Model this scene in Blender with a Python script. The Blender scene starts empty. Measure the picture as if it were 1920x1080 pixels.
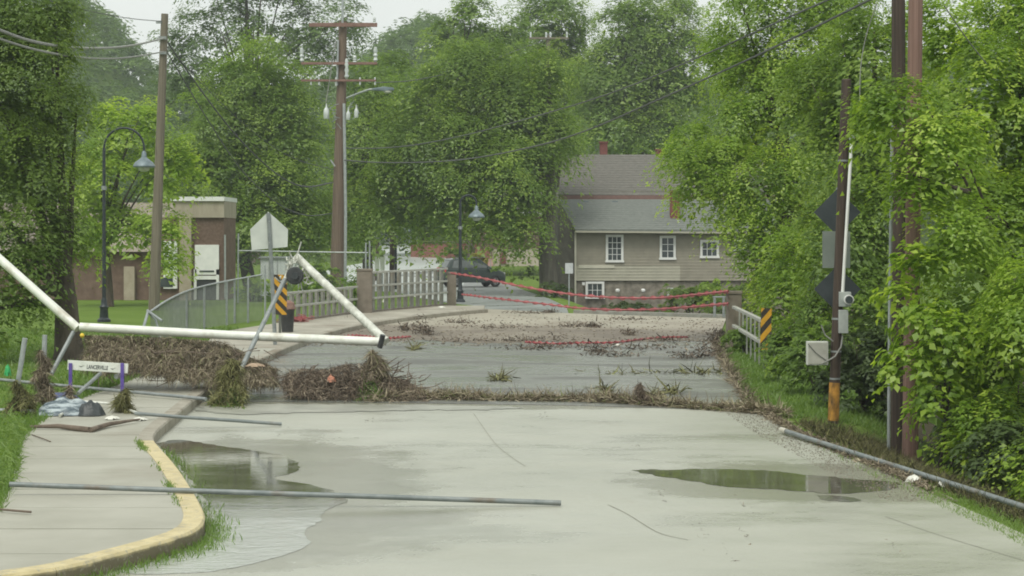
import bpy, bmesh, math, random
import numpy as np
from mathutils import Vector, Matrix

SC = bpy.context.scene
COL = SC.collection
random.seed(7)
rng = np.random.default_rng(11)
F = 3840.0          # focal length in photo pixels (1920 wide)
HY = 440.0          # horizon row in the photo
HZ = 3.0            # eye height

# ------------------------------------------------------------------ camera, sky, sun
cam_d = bpy.data.cameras.new('camera')
cam = bpy.data.objects.new('camera', cam_d); COL.objects.link(cam)
cam.location = (0, 0, HZ); cam.rotation_euler = (math.radians(90), 0, 0)
cam_d.sensor_width = 36.0; cam_d.lens = 36.0 * F / 1920.0
cam_d.shift_y = -(540 - HY) / 1920.0
cam_d.clip_start = 0.5; cam_d.clip_end = 3000
SC.camera = cam

world = bpy.data.worlds.new('World'); SC.world = world; world.use_nodes = True
wn = world.node_tree; wn.nodes.clear()
w_out = wn.nodes.new('ShaderNodeOutputWorld'); w_bg = wn.nodes.new('ShaderNodeBackground')
w_sky = wn.nodes.new('ShaderNodeTexSky'); w_sky.sky_type = 'NISHITA'; w_sky.sun_disc = False
w_sky.sun_elevation = math.radians(58); w_sky.sun_rotation = math.radians(200)
w_sky.air_density = 1.0; w_sky.dust_density = 3.0; w_sky.ozone_density = 1.0
w_mix = wn.nodes.new('ShaderNodeMixRGB'); w_mix.inputs[0].default_value = 0.93
w_mix.inputs[2].default_value = (9.9, 10.3, 9.8, 1)      # even overcast cloud layer
w_tc = wn.nodes.new('ShaderNodeTexCoord'); w_n = wn.nodes.new('ShaderNodeTexNoise'); w_n.inputs['Scale'].default_value = 3.0; w_n.inputs['Detail'].default_value = 5
w_r = wn.nodes.new('ShaderNodeValToRGB'); w_r.color_ramp.elements[0].color = (9.0, 9.5, 9.1, 1); w_r.color_ramp.elements[1].color = (10.6, 10.9, 10.3, 1)
w_r.color_ramp.elements[0].position = .3; w_r.color_ramp.elements[1].position = .7
wn.links.new(w_tc.outputs['Generated'], w_n.inputs['Vector']); wn.links.new(w_n.outputs[0], w_r.inputs[0]); wn.links.new(w_r.outputs[0], w_mix.inputs[2])
wn.links.new(w_sky.outputs[0], w_mix.inputs[1]); wn.links.new(w_mix.outputs[0], w_bg.inputs[0])
w_bg.inputs[1].default_value = 0.1
wn.links.new(w_bg.outputs[0], w_out.inputs[0])

sun_d = bpy.data.lights.new('sun', 'SUN'); sun_d.energy = 2.2; sun_d.angle = math.radians(24)
sun_d.color = (1.0, 0.96, 0.88)
sun = bpy.data.objects.new('sun', sun_d); COL.objects.link(sun)
sun.rotation_euler = (math.radians(32), 0, math.radians(-20)); sun.location = (0, 0, 60)

SC.view_settings.view_transform = 'Standard'; SC.view_settings.look = 'None'
SC.view_settings.gamma = 1.0; SC.view_settings.use_curve_mapping = False
SC.view_settings.exposure = 0.0
SC.render.engine = 'CYCLES'
SC.cycles.max_bounces = 8; SC.cycles.diffuse_bounces = 4; SC.cycles.glossy_bounces = 3
SC.cycles.transmission_bounces = 4; SC.cycles.volume_bounces = 0
SC.cycles.filter_width = 1.85
SC.cycles.caustics_reflective = False; SC.cycles.caustics_refractive = False

# ------------------------------------------------------------------ helpers
def P(px, py, Y):
    return Vector(((px - 960) / F * Y, Y, HZ - (py - HY) / F * Y))
def G(px, py, z=0.0):
    Y = F * (HZ - z) / (py - HY)
    return Vector(((px - 960) / F * Y, Y, z))
def sc_(Y): return F / Y
def R(d): return math.radians(d)

def tag(o, label=None, cat=None, group=None, kind=None):
    if label: o['label'] = label
    if cat: o['category'] = cat
    if group: o['group'] = group
    if kind: o['kind'] = kind
    return o

def thing(name, label, cat, loc=(0, 0, 0), rz=0.0, group=None):
    o = bpy.data.objects.new(name, None); COL.objects.link(o)
    o.empty_display_size = 0.2
    o.location = loc; o.rotation_euler = (0, 0, rz)
    return tag(o, label, cat, group)

class MB:
    def __init__(s): s.v = []; s.f = []
    def add(s, vs, fs):
        n = len(s.v); s.v += [tuple(v) for v in vs]; s.f += [tuple(i + n for i in f) for f in fs]; return s
    def box(s, c, d, rz=0.0, rx=0.0, ry=0.0):
        m = Matrix.Rotation(rz, 3, 'Z') @ Matrix.Rotation(ry, 3, 'Y') @ Matrix.Rotation(rx, 3, 'X')
        vs = [Vector(c) + m @ Vector((x * d[0] / 2, y * d[1] / 2, z * d[2] / 2)) for x in (-1, 1) for y in (-1, 1) for z in (-1, 1)]
        return s.add(vs, [(0, 1, 3, 2), (4, 6, 7, 5), (0, 4, 5, 1), (2, 3, 7, 6), (0, 2, 6, 4), (1, 5, 7, 3)])
    def tube(s, pts, r, seg=8, cap=True):
        pts = [Vector(p) for p in pts]; n = len(pts)
        rs = [r] * n if isinstance(r, (int, float)) else list(r)
        vs = []; prev = None
        for i, p in enumerate(pts):
            t = (pts[min(i + 1, n - 1)] - pts[max(i - 1, 0)]).normalized()
            a = prev if prev is not None else (Vector((0, 0, 1)) if abs(t.z) < 0.9 else Vector((1, 0, 0)))
            u = (a - t * a.dot(t)).normalized(); w = t.cross(u); prev = u
            for k in range(seg):
                an = 2 * math.pi * k / seg
                vs.append(p + (u * math.cos(an) + w * math.sin(an)) * rs[i])
        fs = []
        for i in range(n - 1):
            for k in range(seg):
                k2 = (k + 1) % seg
                fs.append((i * seg + k, i * seg + k2, (i + 1) * seg + k2, (i + 1) * seg + k))
        if cap:
            fs.append(tuple(range(seg))[::-1]); fs.append(tuple((n - 1) * seg + k for k in range(seg)))
        return s.add(vs, fs)
    def lathe(s, c, prof, seg=16, axis='Z'):
        vs = []
        for r, z in prof:
            for k in range(seg):
                a = 2 * math.pi * k / seg
                q = (r * math.cos(a), r * math.sin(a), z)
                if axis == 'Y': q = (q[0], q[2], q[1])
                if axis == 'X': q = (q[2], q[0], q[1])
                vs.append((c[0] + q[0], c[1] + q[1], c[2] + q[2]))
        fs = []
        for i in range(len(prof) - 1):
            for k in range(seg):
                k2 = (k + 1) % seg
                fs.append((i * seg + k, i * seg + k2, (i + 1) * seg + k2, (i + 1) * seg + k))
        fs.append(tuple(range(seg))); fs.append(tuple((len(prof) - 1) * seg + k for k in range(seg)))
        return s.add(vs, fs)
    def prism(s, poly, d):      # poly: list of 3D points, extruded by vector d
        n = len(poly); d = Vector(d)
        vs = [Vector(p) for p in poly] + [Vector(p) + d for p in poly]
        fs = [tuple(range(n)), tuple(range(2 * n - 1, n - 1, -1))] + [(i, (i + 1) % n, n + (i + 1) % n, n + i) for i in range(n)]
        return s.add(vs, fs)
    def mesh(s, name, off=None, smooth=False, bevel=0.0):
        me = bpy.data.meshes.new(name)
        vs = s.v if off is None else [(v[0] - off[0], v[1] - off[1], v[2] - off[2]) for v in s.v]
        me.from_pydata(vs, [], s.f)
        bm = bmesh.new(); bm.from_mesh(me)
        bmesh.ops.recalc_face_normals(bm, faces=bm.faces)
        if bevel > 0:
            es = [e for e in bm.edges if len(e.link_faces) == 2 and e.calc_face_angle(0) > 0.6]
            bmesh.ops.bevel(bm, geom=es, offset=bevel, segments=2, affect='EDGES', profile=0.6)
        if smooth:
            for f in bm.faces: f.smooth = True
            for e in bm.edges:
                if len(e.link_faces) == 2 and e.calc_face_angle(0) > R(40): e.smooth = False
        bm.to_mesh(me); bm.free(); me.update()
        return me
    def build(s, name, mat, parent=None, smooth=False, bevel=0.0, label=None, local=False):
        off = None
        if parent is not None and not local:
            q = parent; off = Vector((0, 0, 0))
            while q is not None: off = off + Vector(q.location); q = q.parent
        me = s.mesh(name, off, smooth, bevel)
        if mat: me.materials.append(mat)
        o = bpy.data.objects.new(name, me); COL.objects.link(o)
        if parent is not None: o.parent = parent
        if label: o['label'] = label
        return o

def np_mesh(name, V, Q, mat, tint=None, parent=None, smooth=False):
    me = bpy.data.meshes.new(name)
    V = np.ascontiguousarray(V, dtype=np.float32); Q = np.ascontiguousarray(Q, dtype=np.int32)
    k = Q.shape[1]
    me.vertices.add(len(V)); me.vertices.foreach_set('co', V.ravel())
    me.loops.add(Q.size); me.loops.foreach_set('vertex_index', Q.ravel())
    me.polygons.add(len(Q)); me.polygons.foreach_set('loop_start', np.arange(0, Q.size, k, dtype=np.int32))
    me.polygons.foreach_set('loop_total', np.full(len(Q), k, dtype=np.int32))
    if smooth: me.polygons.foreach_set('use_smooth', np.ones(len(Q), dtype=bool))
    if tint is not None:
        a = me.attributes.new('tint', 'FLOAT', 'POINT'); a.data.foreach_set('value', np.asarray(tint, dtype=np.float32))
    me.update(calc_edges=True)
    me.materials.append(mat)
    o = bpy.data.objects.new(name, me); COL.objects.link(o)
    if parent is not None:
        o.parent = parent
        q = parent; off = Vector((0, 0, 0))
        while q is not None: off = off + Vector(q.location); q = q.parent
        o.location = -off
    return o

def copy_tree(o, parent=None):
    c = o.copy(); COL.objects.link(c); c.parent = parent
    for ch in list(o.children): copy_tree(ch, c)
    return c

# ------------------------------------------------------------------ materials
def srgb(r, g, b):
    f = lambda c: (c / 255 / 12.92) if c / 255 <= 0.04045 else ((c / 255 + 0.055) / 1.055) ** 2.4
    return (f(r), f(g), f(b))
def node(nt, t, **kw):
    n = nt.nodes.new(t)
    for k, v in kw.items(): setattr(n, k, v)
    return n
def base_mat(name):
    m = bpy.data.materials.new(name); m.use_nodes = True
    nt = m.node_tree; b = nt.nodes['Principled BSDF']; return m, nt, b
def noise(nt, scale, detail=4, rough=0.6, vec=None, dist=0.0):
    n = node(nt, 'ShaderNodeTexNoise'); n.inputs['Scale'].default_value = scale
    n.inputs['Detail'].default_value = detail; n.inputs['Roughness'].default_value = rough
    n.inputs['Distortion'].default_value = dist
    if vec is not None: nt.links.new(vec, n.inputs['Vector'])
    return n
def ramp(nt, inp, stops):
    r = node(nt, 'ShaderNodeValToRGB'); e = r.color_ramp.elements
    while len(e) < len(stops): e.new(0.5)
    for i, (p, c) in enumerate(stops):
        e[i].position = p; e[i].color = (c[0], c[1], c[2], 1) if not isinstance(c, (int, float)) else (c, c, c, 1)
    nt.links.new(inp, r.inputs[0]); return r
def wpos(nt, sx=1, sy=1, sz=1):
    g = node(nt, 'ShaderNodeNewGeometry'); mp = node(nt, 'ShaderNodeMapping')
    mp.inputs['Scale'].default_value = (sx, sy, sz)
    nt.links.new(g.outputs['Position'], mp.inputs['Vector']); return mp.outputs[0]
def mixc(nt, fac, a, b, mode='MIX'):
    m = node(nt, 'ShaderNodeMixRGB', blend_type=mode)
    for i, v in ((0, fac), (1, a), (2, b)):
        if isinstance(v, (int, float)): m.inputs[i].default_value = v if i == 0 else (v, v, v, 1)
        elif isinstance(v, tuple): m.inputs[i].default_value = (*v, 1)
        else: nt.links.new(v, m.inputs[i])
    return m.outputs[0]
def bump(nt, b, h, strength=0.4, dist=0.02):
    n = node(nt, 'ShaderNodeBump'); n.inputs['Strength'].default_value = strength; n.inputs['Distance'].default_value = dist
    nt.links.new(h, n.inputs['Height']); nt.links.new(n.outputs[0], b.inputs['Normal']); return n

def surf(name, c1, c2, scale=2.0, rough=0.7, metal=0.0, bs=0.25, stretch=(1, 1, 1), lo=0.35, hi=0.65, rough2=None, spec=0.4, fine=12.0, c3=None, bd=0.01):
    """two-tone weathered surface from noise in world space"""
    m, nt, b = base_mat(name); v = wpos(nt, *stretch)
    n = noise(nt, scale, 6, 0.62, v); r = ramp(nt, n.outputs[0], [(lo, c1), (hi, c2)])
    col = r.outputs[0]
    if c3 is not None:
        n3 = noise(nt, scale * 0.37, 5, 0.6, v); r3 = ramp(nt, n3.outputs[0], [(0.55, 0.0), (0.68, 1.0)])
        col = mixc(nt, r3.outputs[0], col, c3)
    nt.links.new(col, b.inputs['Base Color'])
    b.inputs['Metallic'].default_value = metal; b.inputs['Specular IOR Level'].default_value = spec
    n2 = noise(nt, scale * fine, 4, 0.7, v)
    if rough2 is None: b.inputs['Roughness'].default_value = rough
    else:
        rr = ramp(nt, n.outputs[0], [(lo, rough), (hi, rough2)]); nt.links.new(rr.outputs[0], b.inputs['Roughness'])
    bump(nt, b, n2.outputs[0], bs, bd)
    return m

def leaf_mat(name, dark, mid, light, trans=0.35):
    m = bpy.data.materials.new(name); m.use_nodes = True; nt = m.node_tree; nt.nodes.clear()
    at = node(nt, 'ShaderNodeAttribute', attribute_name='tint')
    r = ramp(nt, at.outputs['Fac'], [(0.0, dark), (0.5, mid), (1.0, light)])
    d = node(nt, 'ShaderNodeBsdfDiffuse'); t = node(nt, 'ShaderNodeBsdfTranslucent')
    tc = mixc(nt, 0.5, r.outputs[0], (1.0, 1.0, 0.35), 'MULTIPLY')
    tc2 = mixc(nt, 1.0, tc, 2.0, 'MULTIPLY')
    nt.links.new(r.outputs[0], d.inputs[0]); nt.links.new(tc2, t.inputs[0])
    mx = node(nt, 'ShaderNodeMixShader'); mx.inputs[0].default_value = trans
    nt.links.new(d.outputs[0], mx.inputs[1]); nt.links.new(t.outputs[0], mx.inputs[2])
    g = node(nt, 'ShaderNodeBsdfGlossy'); g.inputs['Roughness'].default_value = 0.45
    g.inputs[0].default_value = (0.9, 1, 0.9, 1)
    mg = node(nt, 'ShaderNodeMixShader'); mg.inputs[0].default_value = 0.035
    nt.links.new(mx.outputs[0], mg.inputs[1]); nt.links.new(g.outputs[0], mg.inputs[2])
    o = node(nt, 'ShaderNodeOutputMaterial'); nt.links.new(mg.outputs[0], o.inputs[0]); return m
def tint_mat(name, stops, rough=0.85):
    m, nt, b = base_mat(name)
    at = node(nt, 'ShaderNodeAttribute', attribute_name='tint')
    r = ramp(nt, at.outputs['Fac'], stops); nt.links.new(r.outputs[0], b.inputs['Base Color'])
    b.inputs['Roughness'].default_value = rough; b.inputs['Specular IOR Level'].default_value = 0.2
    return m

M = {}
M['leaf_dark'] = leaf_mat('leaf_dark', (.066, .110, .018), (.122, .192, .030), (.200, .280, .048), .45)
M['leaf_mid'] = leaf_mat('leaf_mid', (.066, .118, .018), (.145, .232, .034), (.275, .370, .062), .45)
M['leaf_light'] = leaf_mat('leaf_light', (.088, .155, .018), (.200, .308, .036), (.370, .470, .070), 0.48)
M['leaf_yellow'] = leaf_mat('leaf_yellow', (.20, .19, .03), (.32, .30, .05), (.45, .40, .08), 0.4)
M['leaf_far'] = leaf_mat('leaf_far', (.050, .090, .020), (.088, .152, .032), (.145, .225, .048), 0.35)
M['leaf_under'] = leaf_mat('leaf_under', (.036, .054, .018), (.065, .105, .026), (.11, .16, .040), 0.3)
M['grass_blade'] = leaf_mat('grass_blade', (.06, .11, .02), (.11, .19, .035), (.17, .25, .06), 0.35)
M['straw'] = tint_mat('straw', [(0.0, (.070, .056, .040)), (0.35, (.155, .128, .090)), (0.62, (.27, .23, .16)), (0.85, (.42, .37, .26)), (1.0, (.15, .19, .06))])
M['twig'] = tint_mat('twig', [(0.0, (.045, .036, .028)), (0.5, (.125, .10, .076)), (0.85, (.24, .19, .14)), (1.0, (.36, .31, .23))])
M['weed_straw'] = tint_mat('weed_straw', [(0.0, (.055, .050, .028)), (0.4, (.13, .125, .055)), (0.7, (.20, .21, .08)), (1.0, (.33, .31, .16))])
M['bark'] = surf('bark', (.070, .056, .044), (.145, .12, .095), 6, 0.95, stretch=(1, 1, .25), bs=0.8, bd=0.04)
M['bark_grey'] = surf('bark_grey', (.12, .11, .088), (.21, .195, .16), 5, 0.95, stretch=(1, 1, .2), bs=0.8, bd=0.05)
M['pole_wood'] = surf('pole_wood', (.12, .088, .066), (.20, .15, .115), 5, 0.85, stretch=(6, 6, .12), bs=0.5)
M['pole_grey'] = surf('pole_grey', (.125, .108, .080), (.215, .190, .145), 5, 0.9, stretch=(6, 6, .12), bs=0.5)
M['pole_dark'] = surf('pole_dark', (.040, .030, .024), (.085, .062, .048), 5, 0.85, stretch=(6, 6, .12), bs=0.5)
M['pole_red'] = surf('pole_red', (.15, .088, .070), (.26, .165, .135), 4, 0.85, stretch=(8, 8, .1), bs=0.5)
M['crossarm'] = surf('crossarm', (.18, .105, .085), (.25, .155, .13), 6, 0.85)
M['galv'] = surf('galv', (.30, .33, .34), (.42, .45, .45), 8, 0.42, metal=0.35, bs=0.1)
M['pipe_grey'] = surf('pipe_grey', (.15, .175, .175), (.24, .265, .26), 5, 0.5, metal=0.2, bs=0.15, c3=(.17, .15, .12))
M['galv_dull'] = surf('galv_dull', (.20, .225, .225), (.30, .325, .32), 8, 0.55, metal=0.2, bs=0.1)
M['white_paint'] = surf('white_paint', (.64, .67, .60), (.78, .80, .74), 5, 0.42, bs=0.08, c3=(.50, .48, .40))
M['white_trim'] = surf('white_trim', (.70, .72, .70), (.80, .81, .79), 3, 0.6, bs=0.05)
M['dirty_white'] = surf('dirty_white', (.38, .39, .33), (.70, .72, .66), 7, 0.5, bs=0.15)
M['black_iron'] = surf('black_iron', (.020, .028, .032), (.038, .048, .052), 6, 0.45, metal=0.2, bs=0.1)
M['lamp_shade'] = surf('lamp_shade', (.13, .17, .19), (.20, .25, .27), 6, 0.4, metal=0.3, bs=0.05)
M['porcelain'] = surf('porcelain', (.42, .46, .46), (.62, .66, .65), 9, 0.35, bs=0.05)
M['cable'] = surf('cable', (.06, .065, .065), (.11, .115, .11), 4, 0.6, bs=0.05)
M['cable_light'] = surf('cable_light', (.20, .205, .19), (.32, .32, .30), 9, 0.6, bs=0.05)
M['dark_plastic'] = surf('dark_plastic', (.030, .034, .036), (.055, .058, .060), 6, 0.5, bs=0.1)
M['sign_back'] = surf('sign_back', (.56, .60, .56), (.66, .70, .65), 2.5, 0.5, metal=0.15, bs=0.05)
M['sign_dark'] = surf('sign_dark', (.030, .040, .045), (.050, .062, .068), 3, 0.6, bs=0.05)
M['box_grey'] = surf('box_grey', (.30, .33, .32), (.40, .43, .41), 6, 0.55, bs=0.05)
M['box_white'] = surf('box_white', (.48, .50, .46), (.58, .60, .55), 6, 0.55, bs=0.05)
M['purple'] = surf('purple', (.085, .055, .26), (.15, .105, .38), 9, 0.5, bs=0.05)
M['tape_red'] = surf('tape_red', (.32, .055, .065), (.50, .13, .14), 3, 0.5, bs=0.05)
M['red_net'] = surf('red_net', (.28, .07, .07), (.45, .14, .14), 8, 0.7, bs=0.3)
M['yellow'] = surf('yellow', (.68, .46, .03), (.80, .58, .06), 5, 0.5, bs=0.05)
M['tarp'] = surf('tarp', (.07, .10, .12), (.40, .46, .48), 7, 0.35, bs=0.3, stretch=(.6, 1, 2.5), lo=.42, hi=.58)
M['bag_dark'] = surf('bag_dark', (.025, .032, .035), (.060, .068, .070), 7, 0.4, bs=0.3)
M['green_plastic'] = surf('green_plastic', (.02, .28, .08), (.04, .38, .12), 5, 0.5, bs=0.1)
M['orange_plastic'] = surf('orange_plastic', (.5, .19, .12), (.62, .28, .18), 5, 0.6, bs=0.1)
M['white_junk'] = surf('white_junk', (.55, .55, .48), (.75, .75, .68), 8, 0.6, bs=0.2)
M['concrete_rail'] = surf('concrete_rail', (.21, .21, .185), (.31, .31, .275), 4, 0.85, bs=0.3, c3=(.22, .20, .165))
M['rail_bar'] = surf('rail_bar', (.34, .345, .31), (.46, .465, .42), 4, 0.6, bs=0.15)
M['pillar'] = surf('pillar', (.17, .145, .115), (.235, .205, .165), 4, 0.9, bs=0.3)
M['siding'] = surf('siding', (.26, .245, .195), (.315, .295, .235), 2.0, 0.8, bs=0.1)
M['siding_light'] = surf('siding_light', (.36, .35, .28), (.42, .41, .33), 2.0, 0.8, bs=0.1)
M['siding_cream'] = surf('siding_cream', (.52, .51, .42), (.60, .58, .48), 2.0, 0.8, bs=0.1)
M['gable'] = surf('gable', (.13, .125, .10), (.19, .18, .15), 3, 0.9, bs=0.15)
M['roof_low'] = surf('roof_low', (.125, .138, .125), (.175, .19, .172), 5, 0.9, bs=0.3, stretch=(1, 1, 3))
M['roof_high'] = surf('roof_high', (.105, .102, .088), (.155, .148, .13), 5, 0.9, bs=0.3, stretch=(1, 1, 3))
M['roof_red'] = surf('roof_red', (.19, .115, .10), (.24, .15, .13), 5, 0.9)
M['stone'] = surf('stone', (.15, .135, .11), (.30, .275, .225), 3.2, 0.9, bs=0.5)
M['chimney'] = surf('chimney', (.15, .052, .045), (.22, .085, .07), 6, 0.9, bs=0.3)
M['brick'] = surf('brick', (.135, .090, .068), (.20, .14, .108), 3, 0.9, bs=0.3)
M['brick_far'] = surf('brick_far', (.20, .085, .07), (.28, .13, .10), 3, 0.9, bs=0.3)
M['fascia'] = surf('fascia', (.33, .295, .225), (.42, .38, .30), 2.2, 0.85, bs=0.2, stretch=(1.5, 1.5, .4))
M['pilaster'] = surf('pilaster', (.34, .29, .22), (.42, .37, .29), 3, 0.85, bs=0.2)
M['tan_wall'] = surf('tan_wall', (.42, .37, .30), (.50, .45, .37), 2, 0.85, bs=0.1)
M['glass_dark'] = surf('glass_dark', (.04, .05, .055), (.07, .085, .09), 1.5, 0.12, bs=0.0)
M['car_paint'] = surf('car_paint', (.055, .075, .072), (.072, .092, .088), 2, 0.2, bs=0.0, spec=0.6)
M['car_glass'] = surf('car_glass', (.12, .14, .14), (.20, .22, .22), 2, 0.08, bs=0.0, spec=0.7)
M['tyre'] = surf('tyre', (.015, .015, .016), (.03, .03, .03), 6, 0.85)
M['rim'] = surf('rim', (.28, .29, .30), (.36, .37, .38), 6, 0.4, metal=0.5)
M['tail'] = surf('tail', (.55, .03, .05), (.7, .06, .08), 6, 0.3)
M['wire_mesh'] = surf('wire_mesh', (.17, .185, .185), (.25, .27, .265), 4, 0.6, metal=0.1)
M['lumber'] = surf('lumber', (.30, .22, .15), (.46, .35, .25), 8, 0.85)
M['log'] = surf('log', (.11, .085, .065), (.20, .16, .125), 8, 0.9)

# striped object-marker panel
def stripe_mat(name, sign, k=1.0):
    m, nt, b = base_mat(name)
    tc = node(nt, 'ShaderNodeTexCoord'); sp = node(nt, 'ShaderNodeSeparateXYZ'); nt.links.new(tc.outputs['Object'], sp.inputs[0])
    mu = node(nt, 'ShaderNodeMath', operation='MULTIPLY'); mu.inputs[1].default_value = sign; nt.links.new(sp.outputs[0], mu.inputs[0])
    ad = node(nt, 'ShaderNodeMath', operation='ADD'); nt.links.new(mu.outputs[0], ad.inputs[0]); nt.links.new(sp.outputs[2], ad.inputs[1])
    fr = node(nt, 'ShaderNodeMath', operation='MULTIPLY'); fr.inputs[1].default_value = k; nt.links.new(ad.outputs[0], fr.inputs[0])
    f2 = node(nt, 'ShaderNodeMath', operation='FRACT'); nt.links.new(fr.outputs[0], f2.inputs[0])
    r = ramp(nt, f2.outputs[0], [(0.0, (.035, .030, .022)), (0.5, (.64, .34, .02))]); r.color_ramp.interpolation = 'CONSTANT'
    n = noise(nt, 8, 4, 0.6, tc.outputs['Object']); rr = ramp(nt, n.outputs[0], [(0.35, 0.75), (0.6, 1.0)])
    nt.links.new(mixc(nt, 1.0, r.outputs[0], rr.outputs[0], 'MULTIPLY'), b.inputs['Base Color'])
    b.inputs['Roughness'].default_value = 0.5
    return m

# ground surfaces
def grass_ground():
    m, nt, b = base_mat('grass_ground'); v = wpos(nt)
    n = noise(nt, 0.35, 6, 0.65, v); r = ramp(nt, n.outputs[0], [(0.3, (.10, .155, .030)), (0.5, (.135, .215, .038)), (0.72, (.175, .25, .06))])
    n2 = noise(nt, 25, 4, 0.7, v); r2 = ramp(nt, n2.outputs[0], [(0.3, 0.65), (0.7, 1.15)])
    nt.links.new(mixc(nt, 1.0, r.outputs[0], r2.outputs[0], 'MULTIPLY'), b.inputs['Base Color'])
    b.inputs['Roughness'].default_value = 0.95; b.inputs['Specular IOR Level'].default_value = 0.1
    bump(nt, b, n2.outputs[0], 0.7, 0.05); return m
M['grass_ground'] = grass_ground()
M['soil'] = surf('soil', (.040, .034, .022), (.095, .085, .048), 2.5, 0.95, bs=0.8, bd=0.05, c3=(.07, .095, .030))

def concrete_road():
    m, nt, b = base_mat('concrete_road'); v = wpos(nt)
    n = noise(nt, 0.22, 6, 0.6, v); r = ramp(nt, n.outputs[0], [(0.30, (.335, .345, .285)), (0.5, (.385, .393, .33)), (0.7, (.42, .43, .365))])
    n2 = noise(nt, 60, 3, 0.7, v); r2 = ramp(nt, n2.outputs[0], [(0.3, 0.84), (0.7, 1.08)])
    n3 = noise(nt, .45, 7, 0.7, wpos(nt, 0.5, .9, 1)); r3 = ramp(nt, n3.outputs[0], [(0.34, 0.88), (0.50, 1.0)])
    c = mixc(nt, 1.0, r.outputs[0], r2.outputs[0], 'MULTIPLY'); c = mixc(nt, 1.0, c, r3.outputs[0], 'MULTIPLY')
    n5 = noise(nt, .6, 7, .72, wpos(nt, 1, .6, 1), 1.0); r5 = ramp(nt, n5.outputs[0], [(.60, 0.0), (.74, .55)]); c = mixc(nt, r5.outputs[0], c, (.27, .245, .185))
    n6 = noise(nt, 7, 6, .8, v); r6 = ramp(nt, n6.outputs[0], [(.66, 0.0), (.74, .35)]); c = mixc(nt, r6.outputs[0], c, (.20, .19, .15))
    nd = noise(nt, .9, 6, .65, v); wet = None
    for (cx, cy, rx, ry) in ((-3.4, 24.2, 2.5, 6.6), (-2.6, 21.3, 1.9, 3.2), (3.5, 24.9, 2.3, 2.2), (-1.5, 36.2, 5.5, 1.2)):
        mp = node(nt, 'ShaderNodeMapping'); mp.vector_type = 'POINT'; mp.inputs['Location'].default_value = (-cx / rx, -cy / ry, 0); mp.inputs['Scale'].default_value = (1 / rx, 1 / ry, 0)
        nt.links.new(v, mp.inputs['Vector']); ln_ = node(nt, 'ShaderNodeVectorMath', operation='LENGTH'); nt.links.new(mp.outputs[0], ln_.inputs[0])
        ad = node(nt, 'ShaderNodeMath', operation='MULTIPLY_ADD'); ad.inputs[1].default_value = 1.3; nt.links.new(nd.outputs[0], ad.inputs[0]); nt.links.new(ln_.outputs['Value'], ad.inputs[2])
        mr = node(nt, 'ShaderNodeMapRange'); mr.inputs[1].default_value = 1.72; mr.inputs[2].default_value = 1.45; nt.links.new(ad.outputs[0], mr.inputs[0])
        if wet is None: wet = mr.outputs[0]
        else:
            mx_ = node(nt, 'ShaderNodeMath', operation='MAXIMUM'); nt.links.new(wet, mx_.inputs[0]); nt.links.new(mr.outputs[0], mx_.inputs[1]); wet = mx_.outputs[0]
    dk = mixc(nt, 1.0, c, (.80, .79, .76), 'MULTIPLY'); nt.links.new(mixc(nt, wet, c, dk), b.inputs['Base Color'])
    rr = ramp(nt, n3.outputs[0], [(0.38, 0.22), (0.62, 0.48)]); nt.links.new(mixc(nt, wet, rr.outputs[0], .2), b.inputs['Roughness'])
    b.inputs['Specular IOR Level'].default_value = 0.5
    bump(nt, b, n2.outputs[0], 0.25, 0.006); return m
M['concrete_road'] = concrete_road()

def asphalt_wet():
    m, nt, b = base_mat('asphalt_wet'); v = wpos(nt)
    n = noise(nt, 0.9, 7, 0.65, wpos(nt, 0.28, 0.55, 1), 0.6)
    r = ramp(nt, n.outputs[0], [(0.36, (.085, .086, .074)), (0.46, (.13, .132, .115)), (0.54, (.22, .232, .208)), (0.66, (.32, .345, .31))])
    n2 = noise(nt, 45, 3, 0.7, v); r2 = ramp(nt, n2.outputs[0], [(0.3, 0.8), (0.7, 1.15)])
    nt.links.new(mixc(nt, 1.0, r.outputs[0], r2.outputs[0], 'MULTIPLY'), b.inputs['Base Color'])
    rr = ramp(nt, n.outputs[0], [(0.42, 0.45), (0.62, 0.16)]); nt.links.new(rr.outputs[0], b.inputs['Roughness'])
    bump(nt, b, n2.outputs[0], 0.25, 0.008); return m
M['asphalt_wet'] = asphalt_wet()

def mud_deck():
    m, nt, b = base_mat('mud_deck'); v = wpos(nt)
    sp = node(nt, 'ShaderNodeSeparateXYZ'); nt.links.new(v, sp.inputs[0])
    n = noise(nt, 0.5, 7, 0.68, wpos(nt, 0.4, 0.35, 1), 0.4)
    # clean silt towards the far side, churned mud towards the near side
    mr = node(nt, 'ShaderNodeMapRange'); mr.inputs[1].default_value = 64; mr.inputs[2].default_value = 71
    nt.links.new(sp.outputs[1], mr.inputs[0])
    ad = node(nt, 'ShaderNodeMath', operation='MULTIPLY_ADD'); ad.inputs[1].default_value = 0.32; nt.links.new(mr.outputs[0], ad.inputs[0]); nt.links.new(n.outputs[0], ad.inputs[2])
    r = ramp(nt, ad.outputs[0], [(0.36, (.115, .092, .066)), (0.50, (.185, .155, .115)), (0.66, (.295, .262, .20)), (0.84, (.375, .35, .275))])
    n2 = noise(nt, 9, 5, 0.75, v); r2 = ramp(nt, n2.outputs[0], [(0.3, 0.75), (0.7, 1.12)])
    nt.links.new(mixc(nt, 1.0, r.outputs[0], r2.outputs[0], 'MULTIPLY'), b.inputs['Base Color'])
    b.inputs['Roughness'].default_value = 0.6
    bump(nt, b, n2.outputs[0], 0.4, 0.03); return m
M['mud_deck'] = mud_deck()
M['asphalt_far'] = surf('asphalt_far', (.20, .215, .21), (.30, .32, .31), 0.5, 0.25, rough2=0.5, bs=0.1)
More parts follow.
